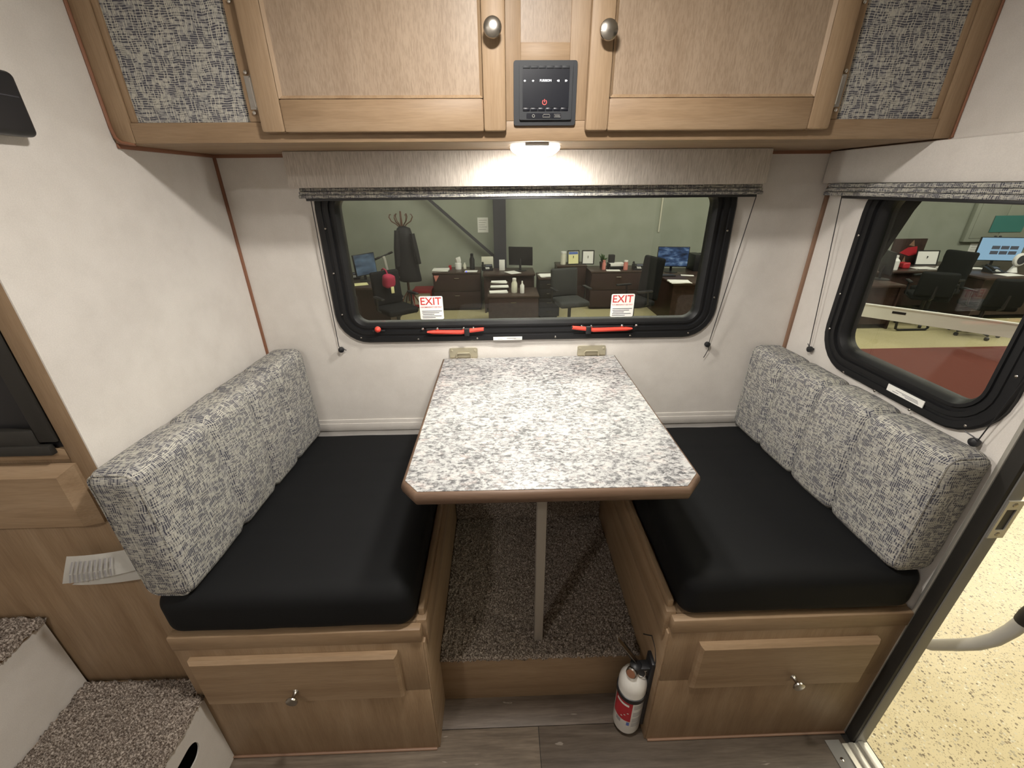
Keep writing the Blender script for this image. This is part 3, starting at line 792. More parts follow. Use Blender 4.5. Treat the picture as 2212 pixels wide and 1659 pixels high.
# back cushions (tweed), leaning slightly against the end walls
def back_cushion(s, ylen0, ylen1, seams, label, seed, h, turn):
    """built upright at x in [0, th], then turned a little about its middle; s=+1: left cushion"""
    th, r = .112, .030
    ym = (ylen0+ylen1)/2
    b = cushion((0, ylen0, 0), (th, ylen1, h), r, seams=seams, axis=1, depth=.013, width=.010, puff=.010, puff_axis=0, wob=.003, seed=seed, nseg=.014)
    M = Matrix.Translation((-.819*s, ym, .690)) @ Matrix.Rotation(math.radians(turn), 4, 'Z') @ Matrix.Rotation(math.radians(-1.2*s), 4, 'Y')
    if s < 0: M = M @ Matrix.Scale(-1, 4, (1, 0, 0))
    M = M @ Matrix.Translation((-th, -ym, 0))
    b.xf(M)
    t = thing('back_cushion', (-.87*s, ym, .69), label, 'cushion')
    b.build('cushion_body', 'tweed', t, swapz=True, smooth=60)
    for ye in (ylen0+.010, ylen1-.010):     # welt seams round both end panels
        e = B(); e.loft([Vector((x, ye, z)) for x, z in rrect(.0068, th-.0068, .0068, h-.0068, r*.8, 5)], .0024, 6, closed=True)
        e.xf(M); e.build('welt', 'tweed', t)
    return t
bcl = back_cushion(1, -.752, -.016, (-.53, -.36, -.215), 'grey tweed back cushion with a white care tag against the plain wall', 3, .358, -2.4)
bcr = back_cushion(-1, -.744, -.016, (-.53, -.36, -.19), 'grey tweed back cushion under the window beside the doorway', 4, .340, 2.2)
# care tag: two printed leaves sticking out of the left cushion's end
def leaf(pts_uv, y0, y1, name):
    b = B(); n = 8; P = []
    for i in range(n+1):
        t = i/n
        top = Vector(pts_uv[0]).lerp(Vector(pts_uv[1]), t); bot = Vector(pts_uv[3]).lerp(Vector(pts_uv[2]), t)
        bend = .012*math.sin(t*2.2)
        P.append([Vector((top.x, top.y-bend+.007, top.z)), Vector((top.x*.5+bot.x*.5, top.y-bend-.003, top.z*.5+bot.z*.5)), Vector((bot.x, bot.y-bend-.006, bot.z+.008))])
    b.grid(P); 
    r = bmesh.ops.solidify(b.bm, geom=b.bm.faces[:], thickness=.0006)
    return b.build(name, 'paper', bcl)
y = -.735
T0, T1 = hit(275, 1190, 1, y), hit(146, 1200, 1, y); B0, B1 = hit(292, 1232, 1, y), hit(152, 1254, 1, y)
lf = leaf([T0+Vector((.03, .006, 0)), T1, B1, B0+Vector((.03, .006, 0))], 0, 0, 'care_tag')
y2 = -.728
leaf([hit(288, 1212, 1, y2)+Vector((.03, .006, 0)), hit(182, 1236, 1, y2), hit(172, 1256, 1, y2), hit(300, 1254, 1, y2)+Vector((.03, .006, 0))], 0, 0, 'care_tag')
b = B()
for k in range(9):
    for q in range(2):
        t = .14+.075*k+.5*0; 
        f0, f1 = (.12, .50) if q == 0 else (.56, .88)
        a0 = T1.lerp(T0, t); c0 = B1.lerp(B0, t); a1 = T1.lerp(T0, t+.028); c1 = B1.lerp(B0, t+.028)
        tt = 1-t; off = Vector((0, -.012*math.sin(tt*2.2)-.0046, 0))
        tl = lambda f: Vector((0, (.007-.02*f if f < .5 else -.003-.006*(f-.5))-.001, .004*f))
        V = [a0.lerp(c0, f0)+off+tl(f0), a0.lerp(c0, f1)+off+tl(f1), a1.lerp(c1, f1)+off+tl(f1), a1.lerp(c1, f0)+off+tl(f0)]
        b.bm.faces.new([b.bm.verts.new(v) for v in V])
o = b.build('print_lines', 'ink_grey', lf, smooth=0); o['kind'] = 'stuff'

# table
TZ = .991
tb = thing('dinette_table', (0, -.38, PZ), 'dinette table with white granite-pattern laminate top and wood edge', 'table')
ch = .036
poly = [(-.312, -.016), (-.316, -.716), (-.284, -.753), (.276, -.757), (.312, -.716), (.308, -.012)]
def off_poly(p, d):
    c = Vector((sum(a for a, _ in p)/len(p), sum(b_ for _, b_ in p)/len(p))); out = []
    n = len(p)
    for i in range(n):
        a, q, e = Vector(p[i-1]), Vector(p[i]), Vector(p[(i+1) % n])
        d1 = (q-a).normalized(); d2 = (e-q).normalized(); n1 = Vector((-d1.y, d1.x)); n2 = Vector((-d2.y, d2.x))
        if n1.dot(q-c) < 0: n1, n2 = -n1, -n2
        m = (n1+n2); k = d/max(.3, m.dot(n1)); out.append(tuple(q+m*k))
    return out
b = B(); b.prism(poly, 2, TZ-.026, TZ); b.build('tabletop', 'granite', tb, smooth=0)
b = B(); rowsP = []
for dd, zz in ((0.0, TZ-.001), (.004, TZ-.002), (.008, TZ-.007), (.010, TZ-.016), (.008, TZ-.026), (.004, TZ-.031), (-.02, TZ-.033)):
    pp = off_poly(poly, dd); rowsP.append([b.bm.verts.new((x, min(yv, -.006), zz)) for x, yv in pp])
for i in range(len(rowsP)-1):
    for k in range(6):
        if k == 5: continue
        b.bm.faces.new((rowsP[i][k], rowsP[i][(k+1) % 6], rowsP[i+1][(k+1) % 6], rowsP[i+1][k]))
b.bm.faces.new(rowsP[-1])
b.build('wood_edge', 'edge_wood', tb, smooth=50)
bx(-.018, .009, -.572, -.545, PZ-.003, TZ-.03, bev=.003).build('leg', 'taupe_paint', tb)
bx(-.055, .045, -.62, -.52, TZ-.040, TZ-.028, bev=.002).build('leg_bracket', 'taupe_paint', tb)
for x0, x1 in ((-.294, -.192), (.174, .278)):
    h = B().prism(rrect(x0, x1, TZ-.006, TZ+.036, .006, 3), 1, -.0055, -.001)
    w_ = h.build('wall_bracket', 'brass', tb)
    xm = (x0+x1)/2
    B().loft([(xm-.026, -.008, TZ-.004), (xm-.026, -.010, TZ+.012), (xm-.021, -.010, TZ+.018), (xm+.021, -.010, TZ+.018), (xm+.026, -.010, TZ+.012), (xm+.026, -.008, TZ-.004)], .0032, 8).build('hook_loop', 'brass', w_)
    for x in (x0+.009, x1-.009):
        B().lathe([(.0045, 0), (.004, -.002), (.0004, -.003)], (x, -.0055, TZ+.026), 1, 10).build('screw', 'brass', w_)
    bx(x0+.002, x1-.002, -.016, -.004, TZ-.010, TZ+.0005, bev=.001).build('hinge_leaf', 'nickel', w_)

# ---- fire extinguisher strapped to the bench side
EX, EY = .2665, -.700
fe = thing('fire_extinguisher', (EX, EY, .012), 'small white fire extinguisher strapped to the bench side', 'fire extinguisher')
body = B().lathe([(.0002, .006), (.030, .004), (.0385, .009), (.041, .018), (.041, .215), (.0395, .228), (.034, .243), (.025, .256), (.017, .263), (.015, .272), (.0002, .273)], (EX, EY, .008), 2, 40).build('cylinder', 'ext_white', fe)
def patch(a0, a1, z0, z1, mat, name, parent, r=.0413, n=12):
    b = B(); P = []
    for i in range(n+1):
        a = math.radians(a0+(a1-a0)*i/n); P.append([Vector((EX+r*math.cos(a), EY+r*math.sin(a), z)) for z in (z0, z1)])
    b.grid(P); return b.build(name, mat, parent)
patch(-185, -98, .086, .178, 'red_label', 'label_red', body)
for k in range(3): patch(-140+12*k, -133+12*k, .100+.012*k, .104+.012*k, 'ext_white', 'label_mark', body, .0416, 3)
patch(-170, -112, .158, .168, 'ext_white', 'label_mark', body, .0416, 6)
patch(-112, -100, .066, .082, 'blue_ink', 'label_mark', body, .0414, 4)
patch(-160, -138, .066, .082, 'ink_grey', 'label_mark', body, .0414, 4)
for z0, z1 in ((.150, .172), (.116, .138), (.086, .104), (.062, .078)):
    for k in range(3): patch(-92, -40, z0+.007*k, z0+.007*k+.0035, 'ink_grey', 'label_mark', body, .0414, 6)
B().lathe([(.0425, .180), (.0440, .181), (.0440, .197), (.0425, .198)], (EX, EY, 0), 2, 40).build('strap', 'black_plastic', fe)
vh = B().lathe([(.015, .270), (.017, .274), (.017, .296), (.012, .300), (.0003, .301)], (EX, EY, .004), 2, 18).build('valve', 'black_plastic', fe)
B().lathe([(.0155, 0), (.0155, .010), (.012, .013), (.0003, .0135)], (0, 0, 0), 2, 20).xf(Matrix.Translation((EX-.012, EY-.010, .285)) @ Vector((-.6, -.75, .35)).to_track_quat('Z', 'Y').to_matrix().to_4x4()).build('gauge', 'nickel', fe)
B().lathe([(.0125, 0), (.0003, .0006)], (0, 0, 0), 2, 20).xf(Matrix.Translation((EX-.012, EY-.010, .285)) @ Vector((-.6, -.75, .35)).to_track_quat('Z', 'Y').to_matrix().to_4x4() @ Matrix.Translation((0, 0, .0132))).build('gauge_face', 'trim_brown', fe)
B().beam((EX+.006, EY+.004, .300), (EX-.058, EY+.018, .392), .014, .003).build('lever', 'nickel', fe)
B().beam((EX+.012, EY+.004, .285), (EX-.030, EY+.040, .330), .014, .006).build('lever', 'black_plastic', fe)
B().loft([(EX+.014+.011*math.cos(a), EY-.016+.004*math.sin(a), .282+.012*math.sin(a)) for a in [2*PI*k/16 for k in range(16)]], .0013, 6, closed=True).build('pull_pin_ring', 'chrome', fe)
B().loft([(EX+.022, EY-.014, .288), (EX+.034, EY-.012, .292), (EX+.040, EY-.008, .290)], .0013, 6).build('pull_pin', 'chrome', fe)
b = B(); b.box(EX+.036, .3165, EY-.022, EY+.022, .03, .33, bev=.004); b.box(EX+.006, .3165, EY-.014, EY+.014, .262, .30, bev=.003)
b.build('wall_bracket', 'black_plastic', fe)
B().loft([(EX+.044, EY-.02, .30), (EX+.046, EY-.018, .34), (EX+.047, EY+.0, .37), (EX+.046, EY+.03, .38), (EX+.03, EY+.05, .36)], .0018, 6).build('retaining_wire', 'black_plastic', fe)

# ================================================================== LEFT: wardrobe face and carpeted steps
LF = -.703
wc = thing('wardrobe_cabinet', (-1.3, LF, 0), 'tall wooden cabinet face with a black recess above the carpeted steps', 'cabinet')
bx(-.9965, XL-.002, LF, LF+.03, .30, CEIL-.002, bev=.003).build('stile', 'wood_z', wc)
bx(LX+.002, -.9965, LF, LF+.025, 1.055, 1.082, bev=.003).build('rail', 'wood_x', wc)
bx(LX+.002, -.9965, LF, LF+.025, 1.60, CEIL-.002, bev=.003).build('rail', 'wood_x', wc)
bx(LX+.002, -.9965, LF+.004, LF+.025, .30, .90, bev=.002).build('lower_panel', 'wood_z', wc)
bx(LX+.002, -.9965, LF+.006, LF+.025, .90, 1.055).build('backing_panel', 'wood_z', wc)
bx(LX+.002, XL-.036, LF+.03, -.665, .0, CEIL-.002).build('carcass', 'wood_z', wc)
b = B(); a, c, z0, z1 = LX+.01, -.988, .893, 1.048
P0 = [(a, z0), (c, z0), (c, z1), (a, z1)]; P1 = [(a+.002, z0+.004), (c-.030, z0+.004), (c-.030, z1-.022), (a+.002, z1-.022)]
v0 = [b.bm.verts.new((x, LF, z)) for x, z in P0]; v1 = [b.bm.verts.new((x, LF-.006, z)) for x, z in P0]; v2 = [b.bm.verts.new((x, LF-.022, z)) for x, z in P1]
for A, C in ((v0, v1), (v1, v2)):
    for k in range(4): b.bm.faces.new((A[k], A[(k+1) % 4], C[(k+1) % 4], C[k]))
b.bm.faces.new(v2); b.bm.faces.new(v0); b.build('drawer_front', 'wood_x', wc, smooth=0)
ap = thing('black_appliance', (-1.36, LF, 1.082), 'black appliance panel set into the tall wooden cabinet', 'appliance')
bx(LX+.004, -.998, LF+.006, LF+.028, 1.083, 1.598, bev=.002).build('door_glass', 'black_plastic', ap)
bx(LX+.004, -1.012, LF-.012, LF+.0005, 1.074, 1.096, bev=.002).build('lower_flange', 'black_rubber', ap)
bx(-1.035, -.999, LF-.004, LF+.010, 1.10, 1.598, bev=.003).build('side_frame', 'black_rubber', ap)
bx(-1.115, -1.035, LF-.008, LF+.010, 1.084, 1.130, bev=.004).build('hinge_cover', 'black_rubber', ap)

stp = thing('bunk_steps', (-1.2, -1.05, 0), 'two carpeted steps with white risers below the tall wooden cabinet', 'steps')
R1, R2, Z1, Z2 = -.938, -1.276, .326, .594
b = B(); hole = [(-.925-.020, .19), (-.89+.0, .19)]
# riser 1 with an oval hand hole: build as a ring of quads
pa, pb_ = hit(437, 1620, 0, R1), hit(380, 1662, 0, R1)
n = 40; rr, LL = .030, .055; cz = (pa.z+pb_.z)/2; cy = pa.y-rr-LL
oval = []
for k in range(n):
    a = 2*PI*k/n; ca, sa = math.cos(a), math.sin(a)
    oval.append((cy + (LL if ca > 0 else -LL) + rr*ca, cz + rr*sa))
y0, y1, z0, z1 = -1.45, BF-.0005, 0.0, Z1-.010
outer = []
for (yy, zz) in oval:
    dx, dz = yy-cy, (zz-cz)*2.2
    t = min((y1-cy)/dx if dx > 1e-9 else 1e9, (y0-cy)/dx if dx < -1e-9 else 1e9, (z1-cz)/dz if dz > 1e-9 else 1e9, (z0-cz)/dz if dz < -1e-9 else 1e9)
    outer.append((cy+dx*t, cz+dz*t))
for C in ((y1, z1), (y0, z1), (y0, z0), (y1, z0)):
    k = min(range(n), key=lambda i: (outer[i][0]-C[0])**2+(outer[i][1]-C[1])**2); outer[k] = C
for x in (R1, R1-.004):
    I = [b.bm.verts.new((x, p[0], p[1])) for p in oval]; O = [b.bm.verts.new((x, p[0], p[1])) for p in outer]
    for k in range(n): b.bm.faces.new((I[k], I[(k+1) % n], O[(k+1) % n], O[k]))
    if x == R1: I0, O0 = I, O
for k in range(n): b.bm.faces.new((I0[k], I0[(k+1) % n], I[(k+1) % n], I[k])); b.bm.faces.new((O0[k], O0[(k+1) % n], O[(k+1) % n], O[k]))
b.build('riser', 'wall_vinyl', stp, smooth=0)
bx(R2-.014, R2, -1.45, LF-.001, Z1-.02, Z2-.010).build('riser', 'wall_vinyl', stp)
b = bx(R2-.01, R1+.004, -1.45, BF-.0005, Z1-.024, Z1-.008, bev=.004); b.box(R2-.01, XL, BF-.002, LF-.001, Z1-.024, Z1-.008); b.build('tread_board', 'wood_y', stp)
bx(LX+.001, R2+.004, -1.45, LF-.001, Z2-.024, Z2-.008, bev=.004).build('tread_board', 'wood_y', stp)
add_pile('tread_carpet', stp, R2+.001, R1+.010, -1.45, BF-.001, Z1, .0042, .012)
add_pile('tread_carpet', stp, R2+.001, XL-.001, BF-.008, LF-.002, Z1, .0042, .012)
add_pile('tread_carpet', stp, LX+.002, R2+.012, -1.45, LF-.002, Z2, .0046, .012)
bx(LX+.001, R1-.02, -1.47, -1.455, 0, Z1-.01).build('end_panel', 'wall_vinyl', stp)

# black box on the left wall
bk = thing('wall_speaker', (XL, -.60, 1.645), 'black rounded plastic box on the plain wall beside the overhead cabinet', 'wall box')
b = cushion((XL+.006, -.675, 1.642), (XL+.034, -.557, 1.739), .010, wob=0, nseg=.02); b.build('case', 'black_plastic', bk)
bx(XL-.001, XL+.010, -.65, -.58, 1.665, 1.725).build('mount_plate', 'black_plastic', bk)
bx(XL+.0335, XL+.0345, -.665, -.568, 1.700, 1.702).build('seam_line', 'steel_dark', bk)

# ================================================================== OUTSIDE: the showroom office
ZG = -.66
def G(z): return ZG+z
struct(bx(-6, 14, -6, 9, ZG-.05, ZG).build('floor_hall', 'terrazzo'))
struct(bx(-6, 14, 4.22, 7.5, ZG+.001, ZG+.006).build('floor_office', 'office_carpet'))
struct(bx(3.0, 11, 1.6, 4.22, ZG+.001, ZG+.008).build('floor_runner', 'red_carpet'))
struct(bx(-6, 14, 7.5, 7.6, ZG, 3.75).build('wall_office', 'green_paint'))
struct(bx(14, 14.1, -6, 7.6, ZG, 3.75).build('wall_hall', 'green_paint'))
struct(bx(-6.1, -6, -6, 7.6, ZG, 3.75).build('wall_hall_far', 'green_paint'))
struct(bx(-6.1, 14.1, -6, 7.6, 3.75, 3.80).build('ceiling_hall', 'ceiling_white'))
xa, xb = hit(1066, 500, 1, 7.2).x, hit(1093, 500, 1, 7.2).x
b = B(); b.box(xa, xb, 7.18, 7.21, ZG, 3.75); b.box(xa, xb, 7.38, 7.41, ZG, 3.75); b.box((xa+xb)/2-.012, (xa+xb)/2+.012, 7.2, 7.4, ZG, 3.75)
tag(b.build('steel_column', 'steel_dark'), kind='structure')
p0, p1 = hit(920, 425, 1, 7.33), hit(1070, 556, 1, 7.33); dv = (p0-p1).normalized()
tag(B().beam(p0+dv*1.6, p1, .05, .06, up=(0, 1, 0)).build('diagonal_brace', 'steel_dark'), kind='structure')
tag(bx(3.11, 3.135, 7.47, 7.5, G(1.35), 3.75, bev=.006).build('conduit', 'cream_paint'), kind='structure')
# wall notice
def wall_sheet(u0, v0, u1, v1, mat, name, label, cat, lines=5, y=7.492):
    a, c = hit(u0, v0, 1, y), hit(u1, v1, 1, y)
    t = thing(name, ((a.x+c.x)/2, y, c.z), label, cat)
    bx(a.x, c.x, y, y+.006, c.z, a.z).build('sheet', mat, t)
    for k in range(lines):
        zz = a.z-(a.z-c.z)*(k+1.2)/(lines+1.6)
        bx(a.x+.12*(c.x-a.x), c.x-(.12+.1*(k % 3))*(c.x-a.x), y-.001, y+.001, zz-.004, zz+.004).build('print_line', 'ink_grey', t)
    return t
wall_sheet(1031, 470, 1055, 502, 'paper', 'wall_notice', 'white printed notice on the green wall beside the steel column', 'notice')
wall_sheet(2098, 525, 2122, 546, 'paper', 'wall_notice', 'white paper on the green wall under the flat wall cabinet', 'notice', 3)
wall_sheet(2152, 466, 2206, 501, 'teal', 'wall_poster', 'teal poster hanging on the flat green wall cabinet', 'poster', 0, 7.385)
t = thing('wall_cabinet', (10.2, 7.45, .427), 'flat green-painted double wall cabinet above the desk with the bright monitor', 'cabinet')
bx(9.50, 11.3, 7.41, 7.5, .427, 1.30, bev=.01).build('frame', 'green_paint', t)
for x0, x1 in ((9.58, 10.16), (10.18, 10.9)): bx(x0, x1, 7.40, 7.415, .50, 1.24, bev=.006).build('door', 'green_paint', t)
for x in (10.12, 10.22): B().lathe([(.02, 0), (.02, -.02), (.012, -.03)], (x, 7.40, .53), 1, 10).build('knob', 'steel_dark', t)

# -- office furniture kit (built facing -y around its own base)
def credenza(x0, x1, yf, dep, h, label, pulls, mat='dark_wood'):
    t = thing('credenza', ((x0+x1)/2, yf, ZG+.006), label, 'cabinet'); g = ZG+.006
    bx(x0+.01, x1-.01, yf+.012, yf+dep, g+.04, G(h)-.03).build('body', mat, t)
    bx(x0+.04, x1-.04, yf+.05, yf+dep-.02, g, g+.045).build('plinth', mat, t)
    bx(x0, x1, yf-.012, yf+dep, G(h)-.03, G(h), bev=.006).build('top', 'desk_top', t)
    n = pulls; hh = (h-.08)/n
    for k in range(n):
        z0 = g+.045+hh*k
        dr = bx(x0+.02, x1-.02, yf-.004, yf+.014, z0+.006, z0+hh-.006, bev=.004).build('drawer_front', mat, t)
        xm = (x0+x1)/2
        B().loft([(xm-.05, yf-.004, z0+hh-.07), (xm-.045, yf-.025, z0+hh-.075), (xm+.045, yf-.025, z0+hh-.075), (xm+.05, yf-.004, z0+hh-.07)], .006, 6).build('pull', 'nickel', dr)
    return t
def desk(x0, x1, y0, y1, h, label, rz=0):
    t = thing('desk', ((x0+x1)/2, (y0+y1)/2, ZG+.006), label, 'desk'); g = ZG+.006
    bx(x0, x1, y0, y1, G(h)-.035, G(h), bev=.006).build('desktop', 'desk_top', t)
    bx(x0+.02, x0+.05, y0+.04, y1-.02, g, G(h)-.035).build('side_panel', 'dark_wood', t)
    bx(x1-.05, x1-.02, y0+.04, y1-.02, g, G(h)-.035).build('side_panel', 'dark_wood', t)
    bx(x0+.05, x1-.05, y0+.06, y0+.085, g+.08, G(h)-.035).build('modesty_panel', 'dark_wood', t)
    return t
def chair(x, y, rz, label, mat='black_fabric', bh=.62, lean=.1):
    t = thing('office_chair', (x, y, ZG+.006), label, 'chair', rz=rz)
    cushion((-.25, -.24, .44), (.25, .24, .53), .035, wob=.004, nseg=.08, puff=.01, puff_axis=2).build('seat', mat, t, local=True)
    cushion((-.235, -.04, 0), (.235, .04, bh), .035, wob=.006, nseg=.08, puff=.02, puff_axis=1, seams=(bh*.35, bh*.65), axis=2, depth=.008, width=.02).xf(
        Matrix.Translation((0, .25, .52)) @ Matrix.Rotation(-lean, 4, 'X')).build('backrest', mat, t, local=True)
    B().loft([(0, .22, .46), (0, .30, .50), (0, .31, .70)], .022, 8).build('back_stem', 'black_plastic', t, local=True)
    for s in (-1, 1):
        a = B(); a.loft([(s*.24, .05, .47), (s*.29, .06, .50), (s*.29, .04, .68), (s*.28, .0, .70)], .014, 8); a.box(s*.255, s*.315, -.16, .12, .69, .72, bev=.012)
        a.build('armrest', 'black_plastic', t, local=True)
    B().cyl((0, 0, .09), (0, 0, .45), .027, n=12).build('gas_column', 'black_plastic', t, local=True)
    for k in range(5):
        a = 2*PI*k/5+.3; ca, sa = math.cos(a), math.sin(a)
        lg = B(); lg.loft([(0, 0, .12), (.29*ca, .29*sa, .075)], [.026, .016], 8); lg.build('base_leg', 'black_plastic', t, local=True)
        B().lathe([(.002, -.022), (.026, -.018), (.028, 0), (.026, .018), (.002, .022)], (0, 0, 0), 2, 12).xf(Matrix.Translation((.29*ca, .29*sa, .028)) @ Matrix.Rotation(a, 4, 'Z') @ Matrix.Rotation(PI/2, 4, 'X')).build('caster', 'black_plastic', t, local=True)
    return t
def monitor(x, y, zt, w, h, rz, scr, label, tilt=.08, back=False):
    t = thing('monitor', (x, y, zt), label, 'monitor', rz=rz)
    M = Matrix.Translation((0, 0, .10)) @ Matrix.Rotation(-tilt, 4, 'X')
    p = bx(-w/2, w/2, -.012, .022, 0, h, bev=.006).xf(M).build('panel', 'black_plastic', t, local=True)
    if not back: bx(-w/2+.012, w/2-.012, -.0135, -.010, .016, h-.012).xf(M).build('screen', scr, t, local=True)
    B().loft([(0, .05, .005), (0, .06, .12), (0, .03, .22)], .022, 8).build('neck', 'black_plastic', t, local=True)
    B().lathe([(.12, 0), (.12, .008), (.03, .018)], (0, .03, 0), 2, 20).build('stand_base', 'black_plastic', t, local=True)
    return t
def phone(x, y, zt, rz, label):
    t = thing('desk_phone', (x, y, zt), label, 'phone', rz=rz)
    B().prism([(-.10, 0), (.10, 0), (.10, .09), (-.10, .025)], 0, -.10, .11).build('body', 'black_plastic', t, local=True)
    B().loft([(-.075, -.09, .055), (-.075, -.06, .075), (-.075, .05, .11), (-.075, .08, .12)], [.024, .018, .018, .024], 8).build('handset', 'black_plastic', t, local=True)
    M = Matrix.Rotation(.31, 4, 'X')
    bx(-.02, .095, .02, .075, .062, .066).xf(M).build('display', 'grey_screen', t, local=True)
    for i in range(4):
        for j in range(3): bx(-.03+j*.026, -.012+j*.026, -.08+i*.020, -.067+i*.020, .056, .062).xf(M).build('key', 'white_plastic', t, local=True)
    return t
def bottle(x, y, zt, r, h, mat, label, cap='white_plastic', taper=.5, name='bottle', cat='bottle'):
    t = thing(name, (x, y, zt), label, cat)
    B().lathe([(r*.9, 0), (r, .01*h), (r, .62*h), (r*taper, .80*h), (r*taper, .84*h)], (x, y, zt), 2, 16).build('body', mat, t)
    B().lathe([(r*taper*1.1, .84*h), (r*taper*1.1, .98*h), (r*.2, h)], (x, y, zt), 2, 14).build('cap', cap, t)
    return t
def papers(x, y, zt, w, d, n, rz, label, mat='paper', name='paper_stack', grp=None):
    t = thing(name, (x, y, zt), label, 'paper', grp, rz)
    for k in range(n):
        a = random.uniform(-.12, .12)
        bx(-w/2, w/2, -d/2, d/2, .0, .004+.004*(n > 1)).xf(Matrix.Translation((random.uniform(-.01, .01), random.uniform(-.01, .01), .001+.008*k)) @ Matrix.Rotation(a if n > 1 else 0, 4, 'Z')).build('sheet', mat, t, local=True)
    return t
def picture(x, y, zt, w, h, rz, inner, label, tilt=.16, stripe=None):
    t = thing('picture_frame', (x, y, zt), label, 'picture', rz=rz)
    M = Matrix.Rotation(-tilt, 4, 'X')
    b = B(); e = .018
    b.box(-w/2, w/2, -.008, .008, 0, e); b.box(-w/2, w/2, -.008, .008, h-e, h); b.box(-w/2, -w/2+e, -.008, .008, e, h-e); b.box(w/2-e, w/2, -.008, .008, e, h-e)
    b.xf(M).build('frame', 'black_plastic', t, local=True)
    bx(-w/2+e, w/2-e, -.002, .004, e, h-e).xf(M).build('print', inner, t, local=True)
    if stripe: bx(-w/2+e+.01, w/2-e-.01, -.004, -.001, h*.72, h*.9).xf(M).build('print_band', stripe, t, local=True)
    B().beam((0, .01, h*.6), (0, h*.32, .006), .03, .006, up=(1, 0, 0)).build('easel_leg', 'black_plastic', t, local=True)
    return t

DH = .74; DT = G(DH)
def on(u, v, z=None): return hit(u, v, 2, DT if z is None else z)
def X_(u, y, v=580): return hit(u, v, 1, y).x

# --- credenza with papers, bottle and phone (behind the EXIT sticker)
yA = 6.70; a0, a1 = X_(933, yA, 590), X_(1038, yA, 590)
credenza(a0, a1, yA, .62, DH, 'dark two-drawer credenza left of the steel column carrying papers and a dark bottle', 2)
papers(X_(952, 6.85), 6.88, DT, .30, .26, 5, .05, 'stack of white papers on the credenza with the dark bottle')
papers(X_(1017, 6.8), 6.80, DT, .24, .18, 1, -.05, 'single white sheet with a blue light on the credenza edge', name='paper_sheet')
tag(bx(X_(1007, 6.71)-.012, X_(1007, 6.71)+.012, 6.69, 6.715, DT+.004, DT+.026, bev=.008).build('indicator_light', 'glow_blue'), 'small glowing blue light on the credenza edge', 'light')
bottle(X_(1020, 7.0), 7.05, DT, .05, .30, 'black_plastic', 'tall dark bottle with pointed top on the credenza', 'black_plastic', .55)
bottle(X_(1004, 7.05), 7.1, DT, .03, .12, 'cream_paint', 'small cream jar on the credenza beside the dark bottle')
t = thing('tissue_bag', (X_(990, 7.05), 7.08, DT), 'crumpled white tissue in a clear tub on the credenza', 'tissue')
xx = X_(990, 7.05)
B().lathe([(.06, 0), (.065, .11), (.06, .12)], (xx, 7.08, DT), 2, 16).build('tub', 'white_plastic', t)
b = B(); b.loft([(xx, 7.08, DT+.10), (xx+.01, 7.07, DT+.16), (xx-.01, 7.08, DT+.22)], [.045, .055, .06], 7); b.build('tissue', 'paper', t)
tag(bx(X_(972, 7.05)-.02, X_(972, 7.05)+.03, 7.03, 7.10, DT, DT+.075, bev=.004).build('red_box', 'red_label'), 'small red box on the credenza behind the paper stack', 'box')
tag(B().prism([(a0+.03, DT-.05), (a0+.13, DT-.05), (a0+.06, DT-.17)], 1, yA-.010, yA-.003).build('red_sticker', 'pink'), 'pinkish red triangular sticker on the credenza corner', 'sticker')
# --- desk with phone right of it
phone(X_(1052, 6.95), 6.95, DT, .1, 'black desk phone with blue display in front of the pinkish box')
tag(bx(X_(1041, 7.2), X_(1066, 7.2), 7.14, 7.17, DT, DT+.22, bev=.004).build('folder_box', 'cream_paint'), 'cream upright folder box behind the desk phone at the column', 'box')
desk(a1+.05, X_(1162, 6.3)-.03, 6.45, 7.15, DH, 'dark desk around the steel column with a monitor seen from behind')
monitor(X_(1125, 6.85), 6.85, DT, .46, .34, 2.9, 'screen_dim', 'monitor turned away with papers taped to its edge near the steel column', back=True)
papers(X_(1108, 6.65), 6.62, DT, .22, .28, 1, .5, 'white sheet leaning below the turned-away monitor', name='paper_sheet')
tag(bx(X_(1084, 6.9)-.05, X_(1084, 6.9)+.06, 6.86, 6.88, DT, DT+.20, bev=.004).build('letter_holder', 'white_plastic'), 'white plastic letter holder in front of the steel column', 'letter holder')
yB = 5.35; b0, b1 = X_(1053, yB, 640), X_(1165, yB, 640)
credenza(b0, b1, yB, .62, .60, 'low dark cabinet with letter trays standing before the column desk', 1)
LBT = G(.60)
for k, (u, d_, w_) in enumerate([(1078, 5.92, .26), (1079, 5.78, .30), (1076, 5.60, .30)]):
    papers(X_(u, d_, 600), d_, LBT+.10-.05*k, w_, .12, 3, .05*k, ['top', 'middle', 'bottom'][k]+' tier of white papers on the low dark cabinet', name='paper_tier')
    tag(bx(X_(u, d_, 600)-.16, X_(u, d_, 600)+.16, d_-.06, d_+.06, LBT, LBT+.10-.05*k, bev=.004).build('letter_tray', 'dark_wood'), 'dark letter tray under the '+['top', 'middle', 'bottom'][k]+' paper tier', 'tray')
bottle(X_(1111, 5.6, 620), 5.6, LBT, .05, .24, 'cream_paint', 'cream plastic bottle on the low dark cabinet', taper=.6)
bottle(X_(1128, 5.55, 620), 5.55, LBT, .035, .20, 'white_plastic', 'slim white spray bottle on the low dark cabinet', taper=.35)
# --- black drawer unit + office chair
yC = 6.05; c0, c1 = X_(1163, yC, 600), X_(1212, yC, 600)
credenza(c0, c1, yC, .55, DH, 'narrow black drawer unit with cup pulls beside the grey chair', 4, 'black_plastic')
papers((c0+c1)/2-.05, yC+.2, DT, .22, .28, 2, .1, 'white papers on the narrow black drawer unit')
chair(X_(1232, 5.3, 650), 5.35, .25, 'grey high-backed office chair before the shelf with framed certificates', 'grey_fabric', .46)
